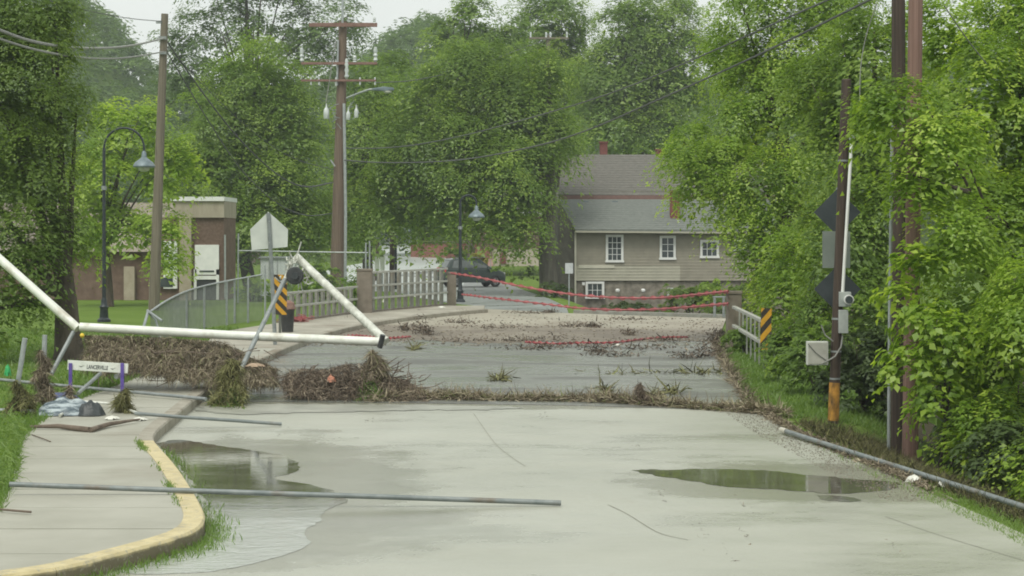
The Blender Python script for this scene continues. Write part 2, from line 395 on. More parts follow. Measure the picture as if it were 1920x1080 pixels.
M['road_pale'] = surf('road_pale', (.46, .50, .48), (.58, .62, .59), 0.5, 0.3, bs=0.1)
M['walk'] = surf('walk', (.31, .305, .25), (.38, .375, .315), 0.9, 0.55, bs=0.25, c3=(.285, .27, .215))
M['walk_dirty'] = surf('walk_dirty', (.27, .25, .20), (.42, .40, .33), 0.9, 0.6, bs=0.3, c3=(.22, .185, .14))
M['curb_yellow'] = surf('curb_yellow', (.47, .40, .22), (.58, .50, .29), 5, 0.65, bs=0.3, c3=(.33, .30, .21))
_m = M['curb_yellow']; _nt = _m.node_tree; _b = _nt.nodes['Principled BSDF']; _src = _b.inputs['Base Color'].links[0].from_socket
_sp = node(_nt, 'ShaderNodeSeparateXYZ'); _nt.links.new(wpos(_nt), _sp.inputs[0]); _n = noise(_nt, 3, 6, .7, wpos(_nt))
_a = node(_nt, 'ShaderNodeMath', operation='MULTIPLY_ADD'); _a.inputs[1].default_value = .12; _nt.links.new(_n.outputs[0], _a.inputs[0]); _nt.links.new(_sp.outputs[2], _a.inputs[2])
_r = ramp(_nt, _a.outputs[0], [(.165, 1.0), (.195, 0.0)]); _nt.links.new(mixc(_nt, _r.outputs[0], _src, (.155, .135, .085)), _b.inputs['Base Color'])
_src = _b.inputs['Base Color'].links[0].from_socket; _n = noise(_nt, 16, 5, .75, wpos(_nt)); _r = ramp(_nt, _n.outputs[0], [(.56, 0.0), (.62, .8)])
_nt.links.new(mixc(_nt, _r.outputs[0], _src, (.31, .295, .24)), _b.inputs['Base Color'])
M['curb_grey'] = surf('curb_grey', (.26, .24, .19), (.36, .34, .28), 2.5, 0.75, bs=0.3, c3=(.20, .17, .125))
def water_mat():
    m, nt, b = base_mat('water'); v = wpos(nt, .6, 1.4, 1)
    n = noise(nt, 1.6, 5, 0.6, v)
    r = ramp(nt, n.outputs[0], [(0.3, (.085, .08, .058)), (0.7, (.15, .145, .11))]); base_c = r.outputs[0]
    b.inputs['IOR'].default_value = 1.75; b.inputs['Specular IOR Level'].default_value = 1.0
    rr = ramp(nt, n.outputs[0], [(0.5, 0.015), (0.62, 0.09)]); nt.links.new(rr.outputs[0], b.inputs['Roughness'])
    sp = node(nt, 'ShaderNodeSeparateXYZ'); nt.links.new(wpos(nt), sp.inputs[0])
    mr = node(nt, 'ShaderNodeMapRange'); mr.inputs[1].default_value = 23.6; mr.inputs[2].default_value = 21.6; nt.links.new(sp.outputs[1], mr.inputs[0])
    nt.links.new(mixc(nt, mr.outputs[0], base_c, (.42, .44, .40)), b.inputs['Base Color'])  # near end paler: sky reflection and pale concrete bed put into the colour
    rough = mixc(nt, mr.outputs[0], rr.outputs[0], .13); nt.links.new(rough, b.inputs['Roughness'])
    n2 = noise(nt, 3.2, 5, 0.62, wpos(nt, .9, 1.3, 1), 1.5); ml = node(nt, 'ShaderNodeMath', operation='MULTIPLY_ADD'); ml.inputs[1].default_value = .9; ml.inputs[2].default_value = .05
    nt.links.new(mr.outputs[0], ml.inputs[0]); bn_ = bump(nt, b, n2.outputs[0], 0.06, 0.012); nt.links.new(ml.outputs[0], bn_.inputs['Strength']); return m
M['water'] = water_mat()
M['damp'] = surf('damp', (.25, .255, .215), (.34, .345, .29), 1.3, 0.3, bs=0.1, rough2=0.45)
M['crack'] = surf('crack', (.22, .22, .18), (.30, .30, .245), 4, 0.9)

# ------------------------------------------------------------------ terrain
def lerp_table(tab):
    ys = np.array([t[0] for t in tab]); xs = np.array([t[1] for t in tab])
    return lambda y: float(np.interp(y, ys, xs))
# kerb line (outer edge), from photo pixels at the kerb-top height
curb_px = [(-420, 1170), (0, 1078), (120, 1064), (230, 1035), (330, 1008), (370, 992), (385, 975), (383, 955), (360, 915), (330, 870), (300, 838),
           (288, 824), (290, 812), (305, 797), (333, 775), (394, 724), (450, 690), (510, 663), (570, 638), (640, 615), (740, 597), (840, 585), (915, 579)]
curb_pts = [G(x, y, 0.155) for x, y in curb_px]
XC = lerp_table(sorted([(p.y, p.x) for p in curb_pts]))
edge_px = [(2150, 1125), (1920, 1000), (1700, 905), (1500, 812), (1440, 776), (1392, 755), (1345, 640), (1362, 597)]
edge_pts = [G(x, y, 0) for x, y in edge_px]
XE = lerp_table(sorted([(0, 5.6)] + [(p.y, p.x) for p in edge_pts] + [(77, 5.0), (80, 2.2), (90, 2.4), (110, 1.2), (125, .4)]))

def sstep(a, b, x):
    t = np.clip((x - a) / (b - a), 0, 1); return t * t * (3 - 2 * t)
ridge_px = np.array([-900, -400, 90, 200, 300, 480, 620, 700, 800, 930, 1300, 1900, 2600], float)
ridge_z = np.array([46, 42, 39, 33, 23, 19, 23, 27, 33, 28, 21, 27, 30], float)
def hgt(X, Y):
    X = np.asarray(X, float); Y = np.asarray(Y, float)
    h = np.full(X.shape, -0.04)
    rise = np.interp(Y, [0, 130, 147, 165, 230, 270], [0, 0, .75, 1.15, 1.95, 3.2])
    h = h + rise
    xe = np.interp(Y, *zip(*sorted([(0, 5.6)] + [(p.y, p.x) for p in edge_pts] + [(77, 5.0), (80, 2.2), (90, 2.4), (110, 1.2), (125, .4)])))
    d = X - xe
    ledge = np.interp(Y, [0, 32, 36, 50, 60, 76], [0.30, 0.2, 1.5, 2.0, .8, .2])
    deep = np.interp(Y, [0, 20, 35, 45, 60, 74, 80, 100, 118, 135], [-1.0, -1.2, -1.1, -1.1, -2.2, -2.2, -1.3, -1.05, -.9, 0])
    h = h + deep * sstep(ledge, ledge + 3.0, d) * (1 - .9 * sstep(11, 17, d)) * (Y < 136)
    # far hills
    pxv = X / np.maximum(Y, 1) * F + 960
    rz = np.interp(pxv, ridge_px, ridge_z)
    h = h + (rz - 3) * sstep(200, 335, Y)
    h = h + 0.5 * np.sin(X * 0.11 + 1.3) * np.sin(Y * 0.07) * sstep(130, 200, Y)
    return h
def H(x, y): return float(hgt(np.array([x]), np.array([y]))[0])

gx = np.concatenate([np.linspace(-260, -40, 36), np.linspace(-38, -12, 24), np.linspace(-11.5, 16, 112), np.linspace(17, 45, 24), np.linspace(48, 260, 36)])
gy = np.concatenate([np.linspace(-40, 8, 10), np.linspace(9, 100, 150), np.linspace(102, 160, 40), np.linspace(164, 560, 70)])
XX, YY = np.meshgrid(gx, gy)
ZZ = hgt(XX, YY)
V = np.stack([XX.ravel(), YY.ravel(), ZZ.ravel()], 1); nx = len(gx)
I = (np.arange(len(gy) - 1)[:, None] * nx + np.arange(nx - 1)[None, :]).ravel()
Q = np.stack([I, I + 1, I + nx + 1, I + nx], 1)
def ground_mix():
    m = M['grass_ground'].copy(); m.name = 'ground_mix'; nt = m.node_tree; b = nt.nodes['Principled BSDF']
    src = b.inputs['Base Color'].links[0].from_socket
    v = wpos(nt); sp = node(nt, 'ShaderNodeSeparateXYZ'); nt.links.new(v, sp.inputs[0])
    mr = node(nt, 'ShaderNodeMapRange'); mr.inputs[1].default_value = -0.16; mr.inputs[2].default_value = -0.5
    nt.links.new(sp.outputs[2], mr.inputs[0])
    n = noise(nt, 2.5, 5, .7, v); r = ramp(nt, n.outputs[0], [(.3, (.035, .030, .020)), (.7, (.085, .075, .042))])
    nt.links.new(mixc(nt, mr.outputs[0], src, r.outputs[0]), b.inputs['Base Color']); return m
ground = np_mesh('ground', V, Q, ground_mix(), smooth=True); tag(ground, kind='structure')

def flat_poly(name, pts, mat, parent=None, thick=0.0, kind='structure'):
    bm = bmesh.new(); vs = [bm.verts.new(p) for p in pts]; f = bm.faces.new(vs)
    bm.normal_update()
    if f.normal.z < 0: f.normal_flip()
    if thick:
        r = bmesh.ops.extrude_face_region(bm, geom=[f])
        for e in r['geom']:
            if isinstance(e, bmesh.types.BMVert): e.co.z -= thick
        bmesh.ops.recalc_face_normals(bm, faces=bm.faces)
    bmesh.ops.triangulate(bm, faces=bm.faces)
    me = bpy.data.meshes.new(name); bm.to_mesh(me); bm.free(); me.materials.append(mat)
    o = bpy.data.objects.new(name, me); COL.objects.link(o)
    if parent is not None: o.parent = parent
    elif kind: o['kind'] = kind
    return o

# near concrete road
left = [Vector((XC(y) - 0.1, y, 0)) for y in np.linspace(4, 37.2, 60)]
right = [Vector((XE(y), y, 0)) for y in np.linspace(37.2, 4, 26)]
road = flat_poly('road', left + right, M['concrete_road'])
# damp asphalt between the concrete and the bridge
la = [Vector((XC(y) - 0.1, y, 0.005)) for y in np.linspace(36.9, 60, 30)]
ra = [Vector((XE(y), y, 0.005)) for y in np.linspace(58, 34.8, 16)]
asph = flat_poly('asphalt_road', la + [Vector((0, 59.5, .005))] + ra + [Vector((1.0, 36.0, .005)), Vector((-2, 36.5, .005))], M['asphalt_wet'])
# muddy bridge deck
ld = [Vector((XC(y) - 0.1, y, 0.010)) for y in np.linspace(59, 82.5, 20)]
rd = [G(1062, 587, .01), G(1362, 597, .01)] + [Vector((XE(y), y, 0.010)) for y in np.linspace(73, 57, 8)]
wob = [Vector((x, 57.0 + 0.9 * math.sin(x * 1.7) + .5 * math.sin(x * 4.1), .010)) for x in (4.6, 3.4, 2.2, 1, -.2, -1.4, -2.6, -3.8, -4.8)]
deck = flat_poly('bridge_deck', ld + rd + wob, M['mud_deck'])
# side of the deck over the creek
m = MB(); m.prism([(XE(57) + .02, 57, -.05), (XE(73) + .02, 73, -.05), (XE(73) + .02, 73, -1.9), (XE(57) + .02, 57, -1.9)], (-.3, 0, 0))
o = m.build('abutment_wall', M['concrete_rail']); tag(o, kind='structure')
# far asphalt road past the bridge
far_l = [G(905, 579, .006), G(860, 572, .006), G(815, 563, .006), G(800, 552, .006), G(640, 546, .006), G(560, 538, .006), Vector((-14, 132, H(-14, 132) + .06))]
def rp(px, py, Y): p = P(px, py, Y); p.z = H(p.x, p.y) + 0.05; return p
far_r = [rp(900, 520, 140), rp(940, 526, 131), G(985, 545, .006), G(1030, 560, .006), G(1062, 575, .006), G(1066, 588, .006)]
farroad = flat_poly('far_road', far_l + [rp(700, 512, 138), rp(840, 505, 142)] + far_r, M['asphalt_far'])
flat_poly('side_road', [G(690, 545, .012), G(760, 556, .012), G(850, 566, .012), G(864, 545, .012), rp(872, 528, 131), rp(850, 512, 138), rp(690, 512, 138)], M['road_pale'])  # pale sheet over the far road, wet glare put into its colour
# pale wet road climbing the hill (ribbon following the ground)
cl = [(128, -11.5, .3), (140, -9.2, 3.6), (150, -8.0, 3.2), (162, -7.7, 2.6), (180, -8.7, 2.4), (200, -10.6, 2.2), (225, -13.4, 2.2), (250, -17, 2.2)]
L_, R_ = [], []
for yy in np.linspace(128, 250, 50):
    cx = np.interp(yy, [c[0] for c in cl], [c[1] for c in cl]); hw = np.interp(yy, [c[0] for c in cl], [c[2] for c in cl])
    for lst, sx in ((L_, -1), (R_, 1)):
        x = cx + sx * hw; lst.append((x, yy, H(x, yy) + 0.10))
V = np.array([p for pr in zip(L_, R_) for p in pr]); Q = np.array([[2 * i, 2 * i + 1, 2 * i + 3, 2 * i + 2] for i in range(len(L_) - 1)])
tag(np_mesh('hill_road', V, Q, M['road_pale']), kind='structure')

# lawn left of the walk, slightly raised
lw = [Vector((-70, 4, .12))] + [Vector((XC(y) - .18, y, .12)) for y in np.linspace(6, 82, 70)] + [Vector((-3.4, 88, .12)), Vector((-6, 104, .12)), Vector((-70, 108, .12))]
lawn = flat_poly('lawn', lw, M['grass_ground'], thick=.14)

# sidewalk of separate slabs
LW = lerp_table([(8, -8.2), (15, -6.4), (19, -5.6), (21, -5.28), (24, -5.85), (28, -6.75), (30, -7.05), (34, -7.5), (40, -7.5), (48, -7.7), (56, -8.3), (61, -8.45), (66, -7.6), (70, -6.75), (75, -5.35), (84, -2.3)])
walk = thing('sidewalk', None, None, (0, 0, 0)); walk['kind'] = 'structure'
ys = [9.0]
while ys[-1] < 82: ys.append(ys[-1] + (1.55 if ys[-1] < 48 else 2.2))
for i in range(len(ys) - 1):
    y0, y1 = ys[i] + .014, ys[i + 1] - .014
    n = 4; k = [y0 + (y1 - y0) * j / n for j in range(n + 1)]
    zt = .15 + random.uniform(-.002, .002)
    inset = .17
    if XC(y0) - inset - LW(y0) < .3: continue
    a = [Vector((LW(y), y, zt)) for y in k]; b_ = [Vector((XC(y) - inset, y, zt)) for y in reversed(k)]
    s_ = flat_poly('slab', a + b_, M['walk'] if y0 < 50 else M['walk_dirty'], walk, thick=.05)

def sweep(path, prof):
    """profile (offset towards left, z) swept along a ground path"""
    vs, fs = [], []; n = len(prof)
    for i, p in enumerate(path):
        t = (path[min(i + 1, len(path) - 1)] - path[max(i - 1, 0)]); t.z = 0; t.normalize()
        nl = Vector((-t.y, t.x, 0))
        for o_, z in prof: vs.append(Vector((p.x, p.y, 0)) + nl * o_ + Vector((0, 0, z)))
    for i in range(len(path) - 1):
        for k in range(n):
            fs.append((i * n + k, (i + 1) * n + k, (i + 1) * n + (k + 1) % n, i * n + (k + 1) % n))
    fs.append(tuple(range(n))); fs.append(tuple((len(path) - 1) * n + k for k in range(n)))
    return vs, fs
def smooth_path(pts, it=2):
    for _ in range(it):
        q = [pts[0]]
        for a, b in zip(pts[:-1], pts[1:]): q += [a * .75 + b * .25, a * .25 + b * .75]
        pts = q + [pts[-1]]
    return pts
cp = smooth_path(curb_pts, 2)
curb = thing('curb', None, None); curb['kind'] = 'structure'
prof = [(0.0, -.03), (0.0, .13), (.02, .156), (.215, .158), (.215, .02)]
ysplit = G(288, 828, .155).y
segs = []; cur = [cp[0]]; acc = 0
for a, b in zip(cp[:-1], cp[1:]):
    cur.append(b); acc += (b - a).length
    if acc > 2.9 or (cur[0].y < ysplit < b.y): segs.append(cur); cur = [b]; acc = 0
if len(cur) > 1: segs.append(cur)
for sg in segs:
    d0 = (sg[1] - sg[0]).normalized() * .008; sg2 = [sg[0] + d0] + sg[1:]
    mb = MB(); vs, fs = sweep(sg2, prof); mb.add(vs, fs)
    mid = sg[len(sg) // 2].y
    mb.build('curb_stone', M['curb_yellow'] if mid < ysplit else M['curb_grey'], curb, label='curb stone painted yellow' if mid < ysplit else None)
# kerb along the far side of the deck
m = MB(); a, b = G(1075, 588, 0), G(1364, 597, 0)
m.prism([a + Vector((0, 0, -.1)), b + Vector((0, 0, -.1)), b + Vector((0, 0, .13)), a + Vector((0, 0, .13))], (0.05, .45, 0))
o = m.build('deck_curb', M['concrete_rail']); tag(o, kind='structure')

# puddles (thin water sheets with ragged outlines)
def puddle(name, px, z, mat, jit=0.0):
    pts = [G(x, y, z) for x, y in px]; pts = smooth_path(pts + [pts[0]], 2)[:-1]; out = []
    for a, b in zip(pts, pts[1:] + pts[:1]):
        n = max(1, int((b - a).length / .12))
        for i in range(n):
            p = a.lerp(b, i / n); d = (b - a); nn = Vector((-d.y, d.x, 0)).normalized()
            out.append(p + nn * random.uniform(-1, 1) * jit)
    return flat_poly(name, out, mat)
PUD = [(292, 832), (330, 822), (400, 834), (480, 845), (545, 857), (568, 880), (545, 889), (505, 895), (540, 903), (600, 911), (663, 937), (628, 950), (598, 962), (604, 980),
       (560, 992), (592, 1021), (540, 1040), (470, 1060), (390, 1073), (250, 1079), (215, 1068), (300, 1050), (375, 1020), (400, 992), (398, 968), (376, 925), (345, 880), (312, 845)]
p1 = puddle('puddle', PUD, .003, M['water'], .03)
PUR = [(1186, 882), (1215, 880), (1250, 881), (1330, 878), (1400, 881), (1450, 883), (1500, 889), (1560, 893), (1600, 899), (1660, 901), (1700, 907), (1672, 910), (1690, 914), (1640, 922), (1560, 926), (1500, 920), (1440, 917), (1380, 915), (1300, 902), (1240, 893)]
p2 = puddle('puddle', PUR, .003, M['water'], .05)
p3 = puddle('puddle', [(1530, 929), (1570, 928), (1622, 937), (1600, 942), (1545, 938)], .003, M['water'], .02)
puddle('wet_patch', [(390, 757), (520, 757), (700, 758), (900, 760), (1010, 765), (900, 769), (800, 768), (600, 773), (430, 778), (370, 770)], .008, M['damp'], .12)
for pts in ([(888, 775), (905, 800), (930, 835), (960, 858), (985, 874)], [(1140, 946), (1175, 962), (1210, 985), (1240, 1002), (1290, 1012)], [(1660, 968), (1750, 1000), (1850, 1030), (1960, 1062)]):
    m = MB(); g_ = smooth_path([G(x, y, .004) for x, y in pts], 2)
    for a, b in zip(g_[:-1], g_[1:]):
        w = Vector((.0045, .0045, 0)); m.add([a - w, b - w, b + w, a + w], [(0, 1, 2, 3)])
    m.build('crack', M['crack'], road)

# ------------------------------------------------------------------ foliage
def unit(n):
    v = rng.normal(size=(n, 3)); return v / np.linalg.norm(v, axis=1, keepdims=True)
def leaf_quads(C, N, L, W, droop=0.3):
    """folded diamond leaves: C centres, N normals, L lengths, W widths"""
    n = len(C)
    t = rng.normal(size=(n, 3)); t[:, 2] -= droop * 2
    t -= N * np.sum(t * N, 1, keepdims=True); t /= np.linalg.norm(t, axis=1, keepdims=True) + 1e-9
    s = np.cross(N, t)
    a = C - t * L[:, None] * .5; c = C + t * L[:, None] * .5
    m = C - t * L[:, None] * .08 + N * (W * .18)[:, None]
    b = m + s * W[:, None] * .5; d = m - s * W[:, None] * .5
    V = np.stack([a, b, c, d], 1).reshape(-1, 3); Q = np.arange(4 * n).reshape(-1, 4)
    return V, Q
def clump_leaves(centers, outs, rad, per, leaf, droop=.35, flat=.55, tint0=.45, tvar=.2, up=.7, wide=.72, quad=False):
    """each clump is a drooping dome-shaped spray of small leaves tilted outwards"""
    k = len(centers)
    A = outs * .55 + unit(k) * .28; A[:, 2] += up + .25; A /= np.linalg.norm(A, axis=1, keepdims=True)
    E1 = np.cross(A, unit(k)); E1 /= np.linalg.norm(E1, axis=1, keepdims=True) + 1e-9; E2 = np.cross(A, E1)
    ph = rng.uniform(0, 6.28, k); ph2 = rng.uniform(0, 6.28, k); rep_ = lambda a: np.repeat(a, per, 0)
    n = k * per; C = rep_(centers); R0 = rep_(rad); AA, B1, B2 = rep_(A), rep_(E1), rep_(E2); O = rep_(outs)
    phi = rng.uniform(0, 2 * math.pi, n); rho = np.sqrt(rng.random(n)) * (1 + .28 * np.sin(3 * phi + rep_(ph)) + .18 * np.sin(7 * phi + rep_(ph2)))
    rad_dir = B1 * np.cos(phi)[:, None] + B2 * np.sin(phi)[:, None]
    pos = C + rad_dir * (rho * R0)[:, None] + AA * (R0 * (rng.normal(0, .13, n) - .30 * rho ** 2))[:, None]
    pos[:, 2] -= droop * R0 * rho ** 2 * .9
    pos += O * (R0 * .25)[:, None]
    N = AA + rad_dir * (rho * .5)[:, None] + unit(n) * .24; N /= np.linalg.norm(N, axis=1, keepdims=True)
    L = leaf * rng.uniform(.65, 1.35, n)
    ct = np.repeat(rng.normal(tint0, tvar, k), per)
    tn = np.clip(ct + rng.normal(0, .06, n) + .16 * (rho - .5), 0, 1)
    if quad:
        V, Q = leaf_quads(pos, N, L, L * .75, droop); return V, Q, np.repeat(tn, 4)
    t = unit(n); t[:, 2] -= droop; t -= N * np.sum(t * N, 1, keepdims=True); t /= np.linalg.norm(t, axis=1, keepdims=True) + 1e-9
    sd_ = np.cross(N, t); W = L * wide * rng.uniform(.75, 1.2, n)
    V = np.stack([pos - t * (L * .5)[:, None] + sd_ * (W * .5)[:, None], pos - t * (L * .5)[:, None] - sd_ * (W * .5)[:, None], pos + t * (L * .5)[:, None]], 1).reshape(-1, 3)
    return V, np.arange(3 * n).reshape(-1, 3), np.repeat(tn, 3)
def lobes_to_clumps(lobes, dens, cr):
    cs, os_, rs = [], [], []
    for (c, r) in lobes:
        area = 4 * math.pi * ((r[0] * r[2] + r[0] * r[1] + r[1] * r[2]) / 3)
        n = max(6, int(area * dens))
        u = unit(n); u[:, 2] = np.where(u[:, 2] < -.55, -u[:, 2], u[:, 2])
        f = rng.uniform(.62, 1.06, n) ** 1.0
        bulge = 1 + .16 * np.sin(u[:, 0] * 5.1 + c[0]) * np.sin(u[:, 2] * 6.3 + c[2] * 2) + .1 * np.sin(u[:, 1] * 7 + c[1])
        p = np.array(c) + u * np.array(r) * (f * bulge)[:, None]
        cs.append(p); os_.append(u); rs.append(cr * rng.uniform(.6, 1.35, n))
    return np.concatenate(cs), np.concatenate(os_), np.concatenate(rs)

COUNT = {}
def tree(name, label, cat, base, lobes_px, trunk_r, mat, leaf, dens=1.0, per=60, cr=.55, bark='bark', droop=.35, flat=.55, tint0=.45, tvar=.2, group=None, depthk=.85, trunk_top=None, limbs=10, up=.7, fill=.4, quad=False):
    """lobes_px: (px, py, Y, rx px, rz px)"""
    base = Vector(base); root = thing(name, label, cat, base, 0, group)
    lobes = []
    for (px, py, Y, rx, rz) in lobes_px:
        c = P(px, py, Y); s = sc_(Y); lobes.append(((c.x, c.y, c.z), (rx / s, (rx + rz) / 2 / s * depthk, rz / s)))
    cs, os_, rs = lobes_to_clumps(lobes, dens, cr)
    gz = hgt(cs[:, 0], cs[:, 1]) + .25; keep = cs[:, 2] > gz; cs, os_, rs = cs[keep], os_[keep], rs[keep]
    V, Q, T = clump_leaves(cs, os_, rs, per, leaf, droop, flat, tint0, tvar, up, quad=quad)
    ci, oi, ri = [], [], []
    for (c, r) in lobes:
        area = 4 * math.pi * ((r[0] * r[2] + r[0] * r[1] + r[1] * r[2]) / 3); k_ = max(4, int(area * dens * fill)); u = unit(k_)
        ci.append(np.array(c) + u * np.array(r) * rng.uniform(.15, .72, k_)[:, None]); oi.append(u); ri.append(cr * rng.uniform(1.0, 1.7, k_))
    if fill > 0:
        ci, oi, ri = np.concatenate(ci), np.concatenate(oi), np.concatenate(ri); kk = ci[:, 2] > hgt(ci[:, 0], ci[:, 1]) + .4
        V2, Q2, T2 = clump_leaves(ci[kk], oi[kk], ri[kk], int(per * .38), leaf * 1.9, droop, .8, tint0, tvar * .6, up)
        Q = np.concatenate([Q, Q2 + len(V)]); V = np.concatenate([V, V2]); T = np.concatenate([T, T2])
    np_mesh('crown', V, Q, mat, T, root); COUNT[label] = len(Q)
    # trunk and limbs
    big = sorted(lobes, key=lambda l: -l[1][0] * l[1][2])
    top = Vector(big[0][0]) if trunk_top is None else Vector(trunk_top)
    fork = base.lerp(top, .45)
    m = MB(); j = Vector((random.uniform(-.1, .1), 0, 0)) * trunk_r * 4
    m.tube([base + Vector((0, 0, -.3)), base + Vector((0, 0, .25)), base.lerp(fork, .5) + j, fork, fork.lerp(top, .55), top + Vector((0, 0, big[0][1][2] * .5))],
           [trunk_r * 1.35, trunk_r * 1.05, trunk_r * .9, trunk_r * .78, trunk_r * .5, trunk_r * .12], 9)
    m.build('trunk', M[bark], root, smooth=True)
    m = MB()
    for i in range(limbs):
        lo = big[i % len(big)]; u = Vector(unit(1)[0]); u.z = abs(u.z) * .6
        end = Vector(lo[0]) + Vector((u.x * lo[1][0], u.y * lo[1][1], u.z * lo[1][2])) * .8
        st = base.lerp(top, random.uniform(.42, .8)) if i % 2 else fork
        mid = st.lerp(end, .5) + Vector((0, 0, (end - st).length * .07))
        rr = trunk_r * random.uniform(.22, .42)
        m.tube([st, mid, end], [rr, rr * .6, rr * .15], 6)
    m.build('limbs', M[bark], root, smooth=True)
    return root

def gz(px, Y): x = (px - 960) / F * Y; return Vector((x, Y, H(x, Y)))

GB = 'trees behind the bridge'
# left foreground tree
tree('shade_tree', 'tall dark shade tree with a thick trunk on the lawn behind the tipped goal', 'tree', (gz(130, 47).x, 47, .1),
     [(50, 130, 47, 105, 140), (-60, 260, 47, 150, 200), (60, 320, 46.5, 85, 110), (20, 450, 46, 110, 90), (110, 440, 47, 48, 75), (125, 220, 47, 40, 60), (-90, 60, 48, 160, 140), (100, 15, 47, 60, 38), (20, 20, 47, 110, 60), (30, 555, 46, 60, 45), (-40, 600, 46, 40, 25)],
     .33, M['leaf_dark'], .062, dens=2.5, per=270, cr=.52, tint0=.5, tvar=.2, trunk_top=P(118, 440, 47), limbs=14)
# bright tree behind it
tree('young_tree', 'bright yellow-green tree with airy crown in front of the brick building', 'tree', (gz(205, 82).x, 82, .1),
     [(240, 235, 82, 75, 58), (190, 330, 82, 60, 80), (300, 320, 82, 55, 60), (225, 420, 82, 60, 55), (345, 290, 82, 32, 30), (300, 420, 81.5, 45, 40), (165, 430, 82, 35, 80), (315, 480, 81, 30, 25)],
     .17, M['leaf_light'], .12, dens=1.3, per=170, cr=.62, tint0=.66, tvar=.18, limbs=12)
# big trees
tree('maple_tree', 'broad green tree rising between the two leaning utility poles', 'tree', gz(470, 104),
     [(480, 130, 104, 95, 65), (440, 240, 104, 115, 90), (545, 230, 104, 75, 80), (400, 340, 103, 85, 90), (520, 350, 103, 100, 90), (470, 420, 102, 120, 60), (590, 420, 103, 60, 60), (370, 440, 103, 60, 50)],
     .35, M['leaf_mid'], .125, dens=.95, per=240, cr=.95, tint0=.55, tvar=.2)
tree('tall_tree', 'tall thin-topped tree with sky showing through, behind the pole with crossarms', 'tree', gz(480, 150),
     [(400, 60, 150, 95, 60), (500, 30, 150, 90, 60), (600, 55, 150, 75, 60), (350, 130, 150, 50, 70), (345, 200, 150, 60, 60), (400, 150, 149, 60, 50), (600, 130, 150, 60, 50), (560, 110, 150, 90, 50), (660, 40, 152, 30, 45), (460, -30, 150, 120, 50)],
     .4, M['leaf_far'], .20, dens=.62, per=90, cr=.9, tint0=.5, tvar=.2, limbs=22, flat=.8, fill=0)
tree('willow_tree', 'huge drooping tree hanging over the parked dark car and far lamp', 'tree', gz(1030, 103),
     [(880, 130, 104, 90, 60), (800, 200, 104, 90, 75), (960, 200, 103, 95, 80), (860, 280, 102, 120, 85), (760, 310, 103, 85, 85), (960, 320, 101, 95, 80), (720, 390, 104, 60, 55), (830, 390, 103, 80, 45), (930, 400, 101, 75, 55), (990, 430, 100, 32, 40), (1030, 250, 103, 50, 80), (1010, 130, 104, 60, 50)],
     .50, M['leaf_mid'], .125, dens=1.0, per=230, cr=.92, tint0=.5, tvar=.2, bark='bark_grey', droop=.75, trunk_top=P(1030, 200, 103), limbs=20)
tree('bushy_tree', 'green tree filling the gap right of the pole with crossarms', 'tree', gz(690, 112),
     [(690, 250, 112, 65, 70), (660, 350, 112, 55, 80), (700, 160, 113, 50, 60), (650, 430, 111, 45, 50), (740, 130, 114, 30, 35)],
     .3, M['leaf_mid'], .135, dens=.85, per=220, cr=.92, tint0=.45)
tree('poplar_tree', 'upright feathery tree whose tip stands against the sky above the willow', 'tree', gz(885, 150),
     [(880, 30, 150, 40, 40), (850, 80, 150, 55, 45), (920, 90, 150, 50, 40), (960, 60, 152, 38, 45)],
     .3, M['leaf_mid'], .21, dens=.6, per=120, cr=.95, tint0=.45, limbs=12)
tree('oak_tree', 'rounded green tree behind the house roof, left of the gap in the sky', 'tree', gz(1060, 160),
     [(1040, 50, 160, 75, 70), (1040, 150, 160, 90, 80), (1010, 240, 158, 80, 60)],
     .4, M['leaf_mid'], .20, dens=.55, per=190, cr=1.25, tint0=.42)
tree('oak_tree', 'big pale green tree directly above the house chimney', 'tree', gz(1190, 150),
     [(1220, 50, 150, 105, 70), (1170, 140, 150, 110, 80), (1270, 150, 150, 75, 90), (1140, 225, 148, 80, 60), (1230, 250, 148, 70, 50)],
     .45, M['leaf_mid'], .19, dens=.6, per=200, cr=1.2, tint0=.55)
tree('back_tree', 'dark tree on the slope above the low red wall', 'tree', gz(800, 172),
     [(800, 380, 172, 130, 70), (930, 380, 175, 80, 70), (700, 400, 175, 60, 60)],
     .35, M['leaf_far'], .26, dens=.45, per=100, cr=1.1, tint0=.4)
# right-hand wood
tree('locust_tree', 'large light green tree arching toward the house roof', 'tree', gz(1560, 58),
     [(1440, 190, 58, 120, 120), (1340, 330, 57, 95, 75), (1460, 340, 56, 120, 90), (1400, 90, 59, 80, 80), (1540, 80, 58, 120, 100), (1300, 270, 58, 60, 40), (1390, 385, 56, 60, 32), (1440, 460, 55, 60, 70), (1500, 500, 53, 70, 80), (1455, 560, 54, 40, 60), (1440, 500, 55, 25, 45), (1480, -20, 58, 160, 60)],
     .3, M['leaf_light'], .080, dens=2.0, per=250, cr=.58, tint0=.5, tvar=.22, droop=.6, limbs=16)
tree('locust_tree', 'deep green tree standing behind the short cut pole with the meter', 'tree', gz(1640, 46),
     [(1600, 300, 47, 90, 130), (1560, 180, 48, 95, 100), (1640, 120, 47, 100, 120), (1580, 470, 45, 80, 110), (1640, 600, 44, 80, 90), (1540, 620, 45, 60, 80), (1650, 420, 45, 70, 120), (1700, 250, 46, 90, 120), (1480, 640, 46, 40, 45)],
     .22, M['leaf_mid'], .085, dens=2.5, per=180, cr=.48, tint0=.48, tvar=.2, droop=.55, limbs=14)
